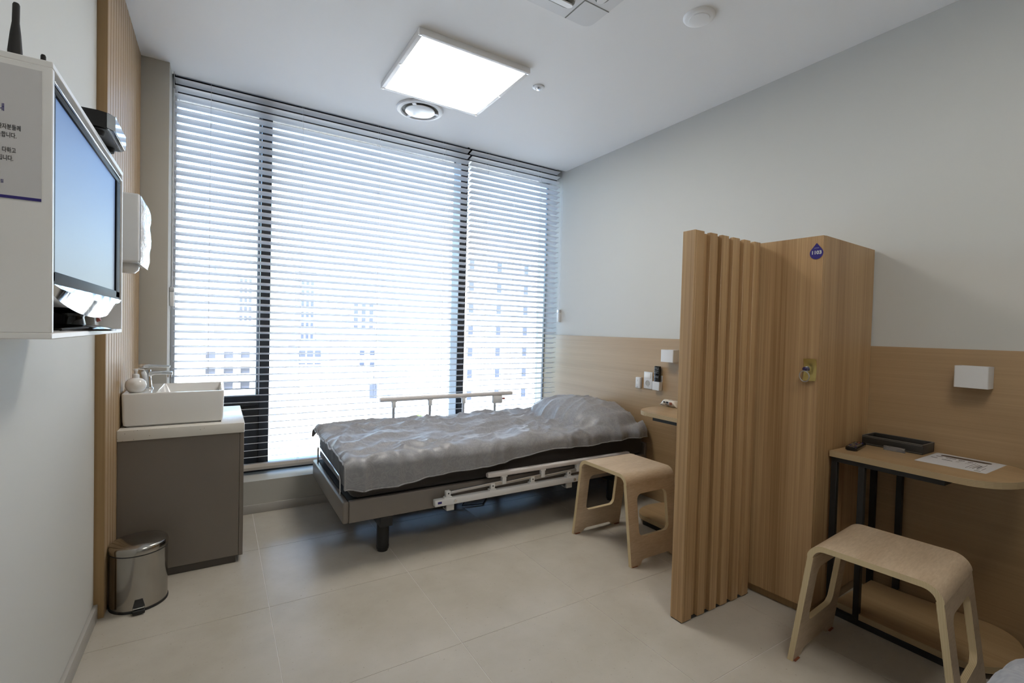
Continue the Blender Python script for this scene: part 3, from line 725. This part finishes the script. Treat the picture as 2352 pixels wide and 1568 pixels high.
PIL = pillow()
def duvet():
    nx, ny = 210, 120; x0, x1 = BX0-.004, 2.420
    b = B(); V = []
    yfar, ynear = BY1+.012, BY0-.028
    for i in range(nx+1):
        u = i/nx; row = []
        x = x0+(x1-x0)*u
        hang = .152-.085*u+.012*math.sin(7*u+.6)+.007*math.sin(19*u)
        if u < .05: hang -= .02*(1-u/.05)
        flat = yfar-ynear-.045; tot = flat+.070+hang-.045
        for j in range(ny+1):
            s = tot*j/ny
            if s < flat: y, z, ov = yfar-s, .5300, 0.
            elif s < flat+.0707: a = (s-flat)/.045; y, z, ov = yfar-flat-.045*math.sin(a), .5300-.045*(1-math.cos(a)), a/1.571
            else: y, z, ov = ynear-.004*(s-flat-.07)/.1, .5300-.045-(s-flat-.0707), 1.
            ph = pillow_h(x, y)*(1-ov); z += ph
            # folds: long soft ridges running slantwise, cross creases, fine ripples
            g = .30*fold(x, y, 2.3, 40.)
            r1 = 1-abs(fold(x*.9+.45*y+g, y*1.25-.35*x+g, 4.6, 3.)); r2 = 1-abs(fold(x*.55-.8*y+g, y*.9+g, 6.8, 11.)); r3 = 1-abs(fold(x*1.2+.2*y, y*1.7+g, 11.5, 21.))
            w = .024*r1**3.2+.018*r2**3.6+.006*r3**3+.012*fold(x, y*1.4, 3.0, 7.)-.013
            w += .0012*fold(x*1.4, y*1.2, 13., 5.)
            if ph > 0: w *= 1-.45*min(1, ph/.08); w += .006*min(1, ph/.05)*(1-abs(fold(x*1.1+.4*y, y*1.2, 5., 31.)))**3
            if ov <= 0.02: z += w
            else: y -= abs(w)*1.2*ov+.010*ov*max(0, math.sin(x*21+3*fold(x, 0, 3, 2.)))**2; z += w*(1-ov)
            xx = x
            if u < .03: xx += .006*fold(0, y, 9, 4.)
            if u < .02 : z -= .030*(1-u/.02)**2*(1 if ov < .5 else .2)
            if s < .03: z -= .05*(1-s/.03)**2*(1-.6*u)
            row.append(b.bm.verts.new((xx, y, max(z, .5175) if ov == 0 and u > .03 and s > .03 else z)))
        V.append(row)
    for i in range(nx):
        for j in range(ny):
            f = b.bm.faces.new((V[i][j], V[i][j+1], V[i+1][j+1], V[i+1][j])); f.smooth = True
    edge = [v.co.copy() for v in (V[i][ny] for i in range(nx+1))]; foot = [V[0][j].co.copy() for j in range(ny, -1, -1)]; head = [V[nx][j].co.copy() for j in range(ny+1)]
    o = put('duvet', b, 'duvet', label='rumpled grey patterned duvet covering the bed by the window', cat='duvet', group='grey duvets', loc=(1.4, .06, .50), sharp=180, recalc=False)
    md = o.modifiers.new('thickness', 'SOLIDIFY'); md.thickness = .011; md.offset = -1
    q = B(); q.tube(list(reversed(foot))[:-1][::2]+edge[::2], .0042, 6); put('piping', q, 'duvet', o)
    return o
DUV = duvet()
def copies():
    c = -2.93
    for o, lab in ((BED, 'taupe hospital bed at the right edge nearest the viewer'), (MATT, 'dark brown sheeted mattress on the bed nearest the viewer'), (PIL, 'grey pillow under the duvet of the bed nearest the viewer'), (DUV, 'grey patterned duvet whose corner shows at the lower right edge')):
        k = copy_tree(o); k['label'] = lab; k.scale = (1, -1, 1); k.location = (o.location.x, c-o.location.y, o.location.z)
copies()
b = B(); b.tube([(1.30, .20, .204), (1.31, .16, .13), (1.25, .12, .05), (1.10, .06, .006), (1.02, .18, .006), (.96, .36, .006)], .004, 6); b.tube([(1.34, .22, .204), (1.33, .14, .09), (1.2, .05, .007), (1.34, .02, .006), (1.5, .2, .006), (1.62, .42, .006)], .004, 6)
put('power_cable', b, 'blackmat', label='black power cable hanging under the bed by the window', cat='cable', loc=(1.2, .15, 0))

# ================================================================== STOOLS
def stool(label):
    W_, t_ = .362, .019; half_f, half_t, h, rad = .238, .178, .452, .055
    t = thing('plywood_stool', (0, 0, 0), label, 'stool', 'bent plywood stools')
    b = B(); bm = b.bm
    # leg plane: foot (half_f,0) to tangent point of the bend
    ang = math.atan2(half_f-half_t, h)                     # lean of the leg
    # centre of bend arc on the outer skin
    d = Vector((-math.sin(ang), math.cos(ang)))            # up the leg, in (y,z)
    nrm = Vector((math.cos(ang), math.sin(ang)))           # outward
    # solve centre: distance rad from leg line and from z=h
    zc = h-rad; s = (zc-rad*nrm.y)/d.y; yc = half_f+d.x*s-rad*nrm.x
    tan = Vector((yc, zc))+nrm*rad; Lg = (tan-Vector((half_f, 0))).length
    def leg(sign):
        def P(u, v): p = Vector((half_f, 0))+d*v; return (u-W_/2, sign*p.x, p.y)
        # outline with a notch between two feet
        nt_ = [(0, 0), (.052, 0), (.066, .006), (.080, .022), (.095, .026), (W_-.095, .026), (W_-.080, .022), (W_-.066, .006), (W_-.052, 0), (W_, 0), (W_, Lg), (0, Lg)]
        hole = [(W_/2+x, .245+y) for x, y in rrect(0, 0, .222, .215, .032, 5)]
        ov = [bm.verts.new(P(*p)) for p in nt_]; hv = [bm.verts.new(P(*p)) for p in hole]
        ed = [bm.edges.new((ov[i], ov[(i+1) % len(ov)])) for i in range(len(ov))]+[bm.edges.new((hv[i], hv[(i+1) % len(hv)])) for i in range(len(hv))]
        bmesh.ops.triangle_fill(bm, edges=ed, use_beauty=True)
    leg(1); leg(-1)
    n = 10; prof = []
    for i in range(n+1):
        a = ang+(math.pi/2-ang)*i/n; prof.append((yc+rad*math.cos(a), zc+rad*math.sin(a)))
    prof = prof+[(-y, z) for y, z in reversed(prof)]
    rows = [[bm.verts.new((-W_/2, y, z)), bm.verts.new((W_/2, y, z))] for y, z in prof]
    for p, q in zip(rows, rows[1:]): bm.faces.new((p[0], p[1], q[1], q[0]))
    bmesh.ops.remove_doubles(bm, verts=bm.verts, dist=2e-4)
    bmesh.ops.recalc_face_normals(bm, faces=bm.faces); bm.normal_update()
    top = max(bm.faces, key=lambda f: f.calc_center_median().z)
    if top.normal.z < 0: bmesh.ops.reverse_faces(bm, faces=bm.faces); bm.normal_update()
    fs = list(bm.faces); bnd = [(e.verts[0], e.verts[1]) for e in bm.edges if len(e.link_faces) == 1]
    inn = {v: bm.verts.new(v.co-v.normal*t_) for v in list(bm.verts)}
    for f in fs: k = bm.faces.new([inn[v] for v in reversed(f.verts)]); k.smooth = True; f.smooth = True
    for a, c in bnd: f = bm.faces.new((a, c, inn[c], inn[a])); f.material_index = 1
    put('bent_shell', b, ['birch', 'birchedge'], t, sharp=40)
    for x in (-W_/2+.026, W_/2-.026):
        for sg in (1, -1):
            q = B(); q.box(x-.018, x+.018, min(sg*(half_f-.026), sg*(half_f+.001)), max(sg*(half_f-.026), sg*(half_f+.001)), -.0006, .003, .0005, 1); put('foot_pad', q, 'orange', t)
    return t
ST = stool('pale bent plywood stool beside the folded bed rail')
ST.location = (1.768, -.862, .0006)
S2 = copy_tree(ST); S2['label'] = 'pale bent plywood stool in front of the table with the tray'; S2.location = (1.80, -2.085, .0006); S2.rotation_euler = (0, 0, R(5))

# ================================================================== PARTITION, WARDROBE
def partition():
    x0, x1 = 1.428, 1.903; y0, y1, z1 = -1.515, -1.474, 1.603
    t = thing('partition_screen', (1.66, -1.50, 0), 'oak partition screen with upright battens in front of the wardrobe', 'partition')
    b = B(); b.box(x0+.012, x1, y0, y1, .004, z1-.004); put('core', b, 'oakv', t)
    b = B(); b.box(x0, x0+.012, y0-.018, y1, .004, z1, .001, 1); put('end_board', b, 'oakv', t)
    b = B(); b.box(x0+.002, x1-.01, y0-.012, y1-.003, 0, .004); put('foot_strip', b, 'blackmat', t)
    n = 6; p = (x1-x0-.012)/n
    for i in range(n):
        w = .047; a = x0+.012+p*i+(0 if i == 0 else .008)
        b = B(); b.box(a, a+w, y0-.018, y0, .004+.001*(i % 2), z1, .0012, 1); put('batten', b, 'oakv', t)
partition()
def wardrobe():
    A, Bp, Cc = Vector((1.908, -1.488)), Vector((1.932, -1.772)), Vector((2.466, -1.746)); D_ = Vector((1.908, -1.165)); E_ = Vector((2.466, -1.165)); zt = 1.607; zp = .046
    t = thing('wardrobe', (2.19, -1.49, 0), 'tall oak wardrobe with a keyed door behind the partition screen', 'wardrobe')
    n = Vector((Bp-A).normalized()); out = Vector((n.y, -n.x)); out = out if out.x < 0 else -out
    k = .020
    b = B(); b.prism([(D_.x+k, D_.y), (A.x+k, A.y), (Bp.x+k, Bp.y), (Cc.x, Cc.y), (E_.x, E_.y)], zp, zt); put('carcass', b, 'oakv', t)
    b = B(); b.prism([(D_.x+k+.006, D_.y-.004), (A.x+k+.006, A.y), (Bp.x+k+.006, Bp.y+.004), (Cc.x-.004, Cc.y+.004), (E_.x-.004, E_.y-.004)], 0, zp); put('plinth', b, 'slatedge', t)
    def door(P, Q):
        d = (Q-P).normalized(); P2, Q2 = P+d*.0015, Q-d*.0005
        b = B(); b.prism([(P2.x, P2.y), (Q2.x, Q2.y), (Q2.x+k-.0008, Q2.y), (P2.x+k-.0008, P2.y)], zp-.004, zt-.001); return put('door', b, 'oakv', t)
    door(D_, Vector((1.908, -1.474))); dr = door(A, Bp)
    Y = Vector((0, 0, 1)); Xd = Vector((n.x, n.y, 0))
    def onface(y, z, o=.0006):
        s = (y-A.y)/n.y; p = A+n*s+out*o; return Vector((p.x, p.y, z))
    # curved brass plate
    c = onface(-1.742, 1.047); L = []
    for i in range(9):
        v = i/8*2-1; L.append([c+Xd*u*.0245+Y*(v*.046)+Vector((out.x, out.y, 0))*(.0015+.010*v*v+dd) for u, dd in ((-1, 0), (1, 0), (1, .0016), (-1, .0016))])
    b = B(); b.loft(L); pl = put('pull_plate', b, 'brass', dr)
    o3 = Vector((out.x, out.y, 0)); kc = onface(-1.733, 1.050)
    b = B(); b.cyl(kc, kc+o3*.012, .012, .011); put('lock_barrel', b, 'chrome', dr)
    b = B(); kk = kc+o3*.012; b.lathe(kk, [(.0075, 0), (.0085, .010), (.009, .022), (.005, .026)], 14, ax=o3); put('key', b, 'key', dr)
    ring = kk+o3*.022-Y*.030
    b = B(); b.tube([ring+Xd*.0185*math.cos(a)+Y*.0225*math.sin(a)+o3*.004*math.sin(a) for a in [2*math.pi*i/40 for i in range(40)]], .0021, 6, closed=True); put('key_ring', b, 'alu', dr)
    # drop-shaped number plate
    q = B(); pts = []
    for i in range(29):
        a = R(140)+(R(400)-R(140))*i/28; pts.append((.0255*math.cos(a), -.006+.0255*math.sin(a)))
    pts.append((0, .036))
    q.prism(pts, 0, .0012, smooth=False); q.xf(frame_m(onface(-1.7475, 1.541), Xd, Y)); tag_o = put('number_plate', q, 'blue', dr)
    q = text('1103', .0200, 1., 'CENTER', .03); q.xf(frame_m(onface(-1.7475, 1.5365, .0019), Xd, Y)); put('lettering', q, 'btn', dr, recalc=False)
    q = B(); q.box(-.009, .009, -.0004, .0004, 0, .0003); q.xf(frame_m(onface(-1.7475, 1.556, .0019), Xd, Y)); put('line', q, 'btn', dr)
wardrobe()

# ================================================================== BEDSIDE TABLES
def side_table():
    """local: wardrobe end at y=0, rounded end towards -y, wall at x=0 (shelf grows to -x)"""
    t = thing('bedside_table', (0, 0, 0), 'x', 'table', 'oak bedside tables')
    def cap(dx, y_start, y_str, ry):
        pts = [(-dx, y_start)]
        pts += [(-dx/2-dx/2*math.cos(R(a)), y_str-ry*math.sin(R(a))) for a in range(0, 181, 9)]
        return pts+[(0, y_start)]
    b = B(); b.prism(cap(.418, 0, -.420, .138), .676, .700, 0, 1); put('table_top', b, ['top', 'topedge'], t)
    b = B(); pts = cap(.405, -.128, -.420, .138); pts = [(-.383, -.026), (-.383, -.128)]+pts[:-1]+[(-.030, -.128), (-.030, -.026)]; b.prism(pts, .026, .050, 0, 1); put('lower_shelf', b, ['top', 'topedge'], t)
    k = .011
    for x, y in ((-.395, -.014), (-.395, -.116), (-.018, -.014), (-.018, -.116)):
        b = B(); b.box(x-k, x+k, y-k, y+k, 0 if x < -.1 else .05 if y < -.1 else 0, .676, .001, 1); put('leg', b, 'black', t)
    for a in ((-.406, -.384, -.38, -.004, .655, .6755), (-.029, -.007, -.38, -.004, .655, .6755), (-.384, -.029, -.025, -.003, .655, .6755), (-.384, -.029, -.127, -.105, .655, .6755), (-.384, -.029, -.38, -.358, .655, .6755), (-.384, -.029, -.025, -.003, 0, .022), (-.4065, -.3835, -.43, -.004, 0, .024), (-.384, -.029, -.127, -.105, .001, .023), (-.029, -.007, -.43, -.004, 0, .024)):
        b = B(); b.box(*a, .001, 1); put('frame_bar', b, 'black', t)
    return t
T2 = side_table(); T2.location = (2.466, -1.774, 0); T2['label'] = 'oak table with black legs and rounded end carrying the tray and leaflet'
T1 = copy_tree(T2); T1.location = (2.466, -1.163, 0); T1.scale = (1, -1, 1); T1['label'] = 'oak table with rounded end between the bed pillow and the partition screen'
ZT = .7002
def tray():
    x0, x1, y0, y1 = 2.332, 2.458, -2.002, -1.779; h = .042
    t = thing('leather_tray', ((x0+x1)/2, (y0+y1)/2, ZT), 'dark stitched leather tray on the table', 'tray')
    b = B(); b.box(x0, x1, y0, y1, ZT, ZT+.006, .002); put('tray_base', b, 'leather', t)
    for a in ((x0, x0+.007, y0, y1), (x1-.007, x1, y0, y1), (x0+.007, x1-.007, y0, y0+.007), (x0+.007, x1-.007, y1-.007, y1)):
        b = B(); b.box(*a, ZT+.005, ZT+h, .002); put('tray_wall', b, 'leather', t)
    for a in ((x0, x0+.0012, y0, y1), (x1-.0012, x1, y0, y1), (x0, x1, y0, y0+.0012), (x0, x1, y1-.0012, y1)):
        b = B(); b.box(*a, ZT+h-.001, ZT+h+.0006); put('stitching', b, 'stitch', t)
    b = B(); b.box(x0-.0005, x0, y0+.003, y1-.003, ZT+h-.006, ZT+h-.005); b.box(x0-.0005, x0, y0+.003, y1-.003, ZT+.005, ZT+.006); put('stitching', b, 'stitch', t)
    b = B(); b.box(x0+.02, x1-.03, y0+.05, y1-.012, ZT+.008, ZT+.020, .001); put('paper_slip', b, 'paper', label='white slip of paper lying inside the leather tray', cat='paper', loc=(2.39, -1.9, ZT+.008))
tray()
def holder():
    x, ya, yb = 2.302, -1.952, -1.876
    t = thing('card_holder', (x, (ya+yb)/2, ZT), 'small clear acrylic card holder in front of the leather tray', 'card holder')
    b = B(); b.box(x-.006, x+.010, ya, yb, ZT, ZT+.003, .0008); put('foot_plate', b, 'acryl', t)
    b = B(); b.box(x-.006, x-.003, ya, yb, ZT+.003, ZT+.016, .0008); put('front_plate', b, 'acryl', t)
    b = B(); b.box(x-.006, x+.004, ya, yb, ZT+.0155, ZT+.0185, .0008); put('top_lip', b, 'acryl', t)
holder()
def remote_table():
    t = thing('remote_control', (2.23, -1.80, ZT), 'black remote control lying on the table beside the wardrobe', 'remote control')
    m = frame_m((2.205, -1.808, ZT), Vector((.92, .16, 0)), Vector((-.16, .92, 0)))
    b = B(); b.loft([[(x, y, z) for x, y in rrect(0, 0, .165*s, .044*s, .012)] for z, s in ((0, .94), (.004, 1), (.013, 1), (.017, .94))]); b.xf(m); put('body', b, 'blackgloss', t)
    k = 0
    for i in range(6):
        for j in range(3):
            b = B(); b.cyl((-.06+i*.022, -.012+j*.012, .0165), (-.06+i*.022, -.012+j*.012, .0185), .0038, n=10); b.xf(m); put('button', b, 'red' if k == 16 else 'blue' if k % 5 == 0 else 'taupe', t); k += 1
remote_table()
def leaflet():
    b = B(); Z = ZT+.0002
    P = [Vector((2.205, -2.012)), Vector((2.205, -2.222)), Vector((2.462, -2.222)), Vector((2.462, -2.012))]
    P = [Vector((2.195, -2.018)), Vector((2.200, -2.228)), Vector((2.452, -2.228)), Vector((2.452, -2.015))]
    b.prism([(p.x, p.y) for p in P], Z, Z+.0004)
    t = put('leaflet', b, 'paper', label='white printed leaflet lying on the round end of the table', cat='leaflet', loc=(2.33, -2.12, Z))
    z = Z+.0005
    def bar(x0, x1, y0, y1, mk='ink', r=0):
        q = B()
        if r: q.prism(rrect((x0+x1)/2, (y0+y1)/2, x1-x0, y1-y0, r), z, z+.0003)
        else: q.box(x0, x1, y0, y1, z, z+.0003)
        put('printed_mark', q, mk, t)
    bar(2.392, 2.425, -2.195, -2.040, 'brown', .014)
    for y0, y1, x in ((-2.055, -2.035, 2.37), (-2.098, -2.065, 2.37), (-2.125, -2.107, 2.365), (-2.152, -2.136, 2.36)): bar(x, x+.007, y0, y1)
    for y0, y1, x in ((-2.100, -2.068, 2.318), (-2.05, -2.03, 2.33)): bar(x, x+.006, y0, y1)
    for y in (-2.160, -2.192): bar(2.24, 2.365, y-.0015, y)
    bar(2.25, 2.30, -2.205, -2.2035, 'ink'); bar(2.27, 2.33, -2.188, -2.184); bar(2.25, 2.34, -2.180, -2.176, 'taupe'); bar(2.25, 2.35, -2.171, -2.169, 'taupe')
    for y in (-2.075, -2.085, -2.112, -2.118, -2.14, -2.146): bar(2.345-.03, 2.36, y-.0008, y, 'taupe')
    bar(2.218, 2.226, -2.208, -2.190, 'taupe')
leaflet()
def snack():
    x, y = 2.375, -.650
    b = B(); L = []
    for i in range(15):
        u = i/14; yy = y+.072-.144*u; k = min(1, 5.5*min(u, 1-u)+.06); tw = .004*math.sin(17*u)
        L.append([(x+.030*math.cos(a)*(.75+.25*k)+tw, yy, ZT+.0225*(.15+.85*k)+.022*k*math.sin(a)*(1+.10*math.sin(6*a+11*u)) + .0) for a in [2*math.pi*q/18 for q in range(18)]])
    b.loft(L); t = thing('snack_packet', (x, y, ZT), 'small crinkled snack packet on the table by the partition screen', 'snack packet')
    put('wrapper', b, 'pack', t)
    for (dy, dz, w, h, mk) in ((.022, .030, .018, .010, 'ink'), (-.002, .030, .020, .012, 'ink'), (-.03, .026, .024, .016, 'orange'), (-.012, .016, .05, .005, 'brown')):
        q = B(); q.box(x-.0335, x-.0325, y+dy-w/2, y+dy+w/2, ZT+dz-h/2, ZT+dz+h/2, .0004, 1); put('printed_mark', q, mk, t)
snack()

# ================================================================== WALL FITTINGS
XW = XR-.008
def sconce(y0, y1, z0, z1, label):
    t = thing('wall_lamp', (XW, (y0+y1)/2, z0), label, 'wall lamp', 'white box wall lamps'); d = .074
    b = B(); lp = lambda i, z: [(x, y, z) for x, y in rrect(XW-d/2-.0005, (y0+y1)/2, d-i, y1-y0-i, .005 if not i else .004)]
    b.loft([lp(0, z0), lp(0, z1), lp(.006, z1), lp(.006, z0)], cap0=False, cap1=False)
    b.loft([lp(.006, z0), lp(0, z0)], cap0=False, cap1=False); bmesh.ops.remove_doubles(b.bm, verts=b.bm.verts, dist=1e-5); put('shade', b, 'white', t)
    b = B(); b.box(XW-d+.006, XW-.004, y0+.005, y1-.005, z0+.012, z0+.016); put('diffuser', b, 'white', t)
sconce(-2.176, -2.072, .995, 1.083, 'white box wall lamp above the table with the tray')
sconce(-.645, -.540, .993, 1.076, 'white box wall lamp half hidden by the partition screen')
def call_button():
    b = B(); t = thing('call_button', (XW, -.289, .779), 'small white call button box on the oak panel', 'call button')
    b.box(XW-.024, XW, -.311, -.267, .779, .860, .005, 3); put('housing', b, 'white', t)
    q = B(); q.cyl((XW-.0245, -.289, .818), (XW-.026, -.289, .818), .009); put('push_button', q, 'whitel', t)
    q = B(); q.cyl((XW-.0245, -.289, .838), (XW-.0255, -.289, .838), .0025, n=10); put('indicator', q, 'base', t)
    q = B(); q.box(XW-.0246, XW-.024, -.297, -.281, .788, .792); put('printed_mark', q, 'base', t)
call_button()
def outlet():
    y0, y1, z0, z1 = -.412, -.334, .784, .906; t = thing('switch_outlet_plate', (XW, (y0+y1)/2, z0), 'white wall plate with a light switch above a round socket', 'wall socket')
    b = B(); b.box(XW-.009, XW, y0, y1, z0, z1, .003); put('plate', b, 'white', t)
    b = B(); b.box(XW-.013, XW-.009, y0+.012, y1-.010, .860, .898, .0015); put('rocker_switch', b, 'whitel', t)
    b = B(); b.lathe((XW-.0088, -.373, .825), [(.020, .0005), (.020, .002), (.0175, .002), (.016, -.004), (.001, -.004)], 28, ax=Vector((-1, 0, 0)), cap1=False); put('socket', b, 'base', t)
    for dy in (-.0095, .0095):
        b = B(); b.cyl((XW-.006, -.373+dy, .825), (XW-.0042, -.373+dy, .825), .0026, n=10); put('socket_hole', b, 'blackmat', t)
    b = B(); b.cyl((XW-.009, -.377, .800), (XW-.0098, -.377, .800), .003, n=10); put('screw', b, 'base', t)
outlet()
def remote_wall():
    y0, y1, z0 = -.501, -.439, .786; d = .036
    t = thing('remote_holder', (XW, (y0+y1)/2, z0), 'white wall pocket holding the upright black remote', 'remote holder')
    for nm, a in (('back_plate', (XW-.003, XW, y0, y1, z0, .890)), ('front_wall', (XW-d, XW-d+.003, y0, y1, z0, .846)), ('side_wall', (XW-d+.003, XW-.003, y0, y0+.003, z0, .846)), ('side_wall', (XW-d+.003, XW-.003, y1-.003, y1, z0, .846)), ('bottom', (XW-d+.003, XW-.003, y0+.003, y1-.003, z0, z0+.003))):
        b = B(); b.box(*a, .001, 1); put(nm, b, 'white', t)
    t = thing('remote_control', (XW-.019, -.470, z0+.0035), 'black remote control standing upright in the white wall pocket', 'remote control')
    b = B(); b.loft([[(XW-.020+px*.9, -.470+py*s, z) for px, py in rrect(0, 0, .024, .054, .009)] for z, s in ((z0+.0035, .86), (z0+.012, .92), (.93, 1), (.948, .95), (.955, .82))]); put('body', b, 'blackgloss', t)
    for i, z in enumerate((.9435, .934, .921, .908, .885, .876)):
        for j in range(3):
            q = B(); q.cyl((XW-.0304, -.470+(j-1)*.013, z), (XW-.0318, -.470+(j-1)*.013, z), .0026, n=8); put('button', q, 'btn', t)
remote_wall()

# ================================================================== OUTSIDE
GZ = -33.
b = B(); b.box(-400, 500, 2.5, 900, GZ-1, GZ); put('ground', b, 'ground', kind='structure', label='pale streets far below the window')
def building(name, x0, x1, y0, y1, z1, m, label, cols=(), rows=(), ww=1., wh=1.4, wm='bglass', roof=True, balcony=False, z0=GZ):
    t = thing(name, ((x0+x1)/2, (y0+y1)/2, z0), label, 'building')
    b = B(); b.box(x0, x1, y0, y1, z0, z1); put('wall', b, m, t)
    if roof: b = B(); b.box(x0-.3, x1+.3, y0-.3, y1+.3, z1, z1+.9); put('parapet', b, m, t)
    proto = None
    for z in rows:
        for x in cols:
            if proto is None:
                b = B(); b.box(-ww/2, ww/2, y0-.06, y0+.02, -wh/2, wh/2); proto = put('window', b, wm, t); base = Vector(proto.location); o = proto
            else: o = share(proto, t, (0, 0, 0))
            o.location = base+Vector((x, 0, z))
    if balcony:
        pb = None
        for z in rows:
            for x in cols:
                if pb is None:
                    b = B(); b.box(-ww/2-.5, ww/2+.5, y0-1.3, y0, -wh/2-.5, -wh/2-.3); b.box(-ww/2-.5, ww/2+.5, y0-1.3, y0-1.2, -wh/2-.3, -wh/2+.5); b.box(-ww/2-.5, -ww/2-.4, y0-1.3, y0, -wh/2-.3, wh/2+.6)
                    pb = put('balcony', b, m, t); bb = Vector(pb.location); o = pb
                else: o = share(pb, t, (0, 0, 0))
                o.location = bb+Vector((x, 0, z))
    return t
building('apartment_tower', 24.4, 62, 55, 72, 13.4, 'bwhite', 'white apartment tower with small windows behind the narrow blind', (28.8, 33.1, 37.55, 41.9), [10.0-2.95*i for i in range(8)], .72, 1.25)
building('apartment_block', -8, 7.6, 88, 100, -2.4, 'bwhite', 'white apartment block with balconies behind the lower left pane', (-1.2, 1.3, 3.7, 6.1), [-4.2-2.5*i for i in range(5)], 1.3, 1.5, balcony=True)
building('glass_tower', 20.2, 24.5, 150, 160, 17., 'bblue', 'slim blue grey tower beyond the middle pane', (21., 22.3, 23.6), [14-3.2*i for i in range(6)], .8, 1.6)
building('distant_tower', -3.5, -1.2, 160, 170, 17., 'bgrey', 'grey tower at the far left of the view outside')
building('distant_tower', 5.2, 9.5, 175, 185, 19., 'bgrey', 'paired grey high-rise left of the dark mullion', (6., 7.3, 8.6), [15-3*i for i in range(5)], .8, 1.6)
building('distant_tower', 44., 54., 190, 205, 13., 'bgrey', 'broad hazy high-rise behind the middle of the blind', (46, 49, 52), [10-3*i for i in range(4)], 1.6, 1.6)
building('low_building', 9.0, 20., 70, 82, -6.2, 'bcream', 'cream low building with a flat roof beside the mullion', (10.5, 13, 15.5, 18), [-8.5, -11.5, -14.5], 1.2, 1.3, wm='bpale')
building('shop_building', 12.5, 17.2, 95, 108, -2.8, 'bblue', 'blue grey building with a dark top storey beyond the middle pane', (13.4, 14.8, 16.2), [-4.2, -6.6, -9.], 1.1, 1.2, wm='bglass')
building('brick_building', 23.0, 27., 110, 120, -1.5, 'bbrick', 'brick building with red panels far beyond the middle pane', (24, 26), [-3, -6], 1., 1.2, wm='bpale')
building('white_building', 17.5, 30., 45, 52, -10.2, 'bwhite', 'white lower building whose roof shows over the foot of the bed', (18.6, 20.4, 22.2, 24), [-12.3, -15], .5, 1.0, wm='bpale')
building('grey_annex', 30.5, 60., 43, 50, -9.2, 'bgrey', 'blue grey low roof below the white apartment tower')
building('hillside_block', 28., 42., 140, 152, -4., 'bcream', 'cream block with many windows beyond the raised bed rail', (30, 33, 36, 39), [-6.5, -10, -13.5], 1.4, 1.4)
def mast():
    t = thing('sign_frame', (14.6, 56, -10.2), 'steel rooftop sign frame standing beyond the foot of the bed', 'sign frame')
    for p in (((13.2, 56, -6.6), (15.9, 56, -14.)), ((15.6, 56, -5.4), (15.7, 56, -14.))):
        b = B(); b.cyl(p[0], p[1], .12, n=8); put('strut', b, 'bblue', t)
    for z in (-8.2, -10.2):
        b = B(); b.cyl((13.8+(-8.2-z)*.35, 56, z), (15.65, 56, z), .07, n=8); put('brace', b, 'bblue', t)
    b = B(); b.box(15.6, 16.6, 55.9, 56.2, -7.6, -5.8); put('board', b, 'bglass', t)
    b = B(); b.cyl((14.6, 56.3, GZ), (14.6, 56.3, -13.9), .5, n=10); put('pylon', b, 'bgrey', t)
mast()
def tree(x, y, z, r, label):
    t = thing('roof_shrub', (x, y, z), label, 'shrub')
    b = B()
    for i in range(260):
        v = Vector((random.gauss(0, 1), random.gauss(0, 1), random.gauss(0, .8))).normalized()*r*(.55+.45*random.random()); v.z = abs(v.z)*.8+.3*r
        n = Vector((random.gauss(0, 1), random.gauss(0, 1), random.gauss(0, 1))).normalized(); a = n.orthogonal().normalized()*r*.2; c = n.cross(a)*.7; p = Vector((x, y, z))+v
        b.quad(p-a-c, p+a-c, p+a+c, p-a+c)
    put('foliage', b, 'leaf', t, recalc=False)
    b = B(); b.cyl((x, y, z), (x, y, z+r*.8), r*.08, n=8); put('stem', b, 'bbrick', t)
tree(18.6, 47, -9.3, .8, 'small green shrub on the white roof beyond the duvet')
tree(21.0, 47, -9.3, .6, 'smaller shrub further right on the white roof')
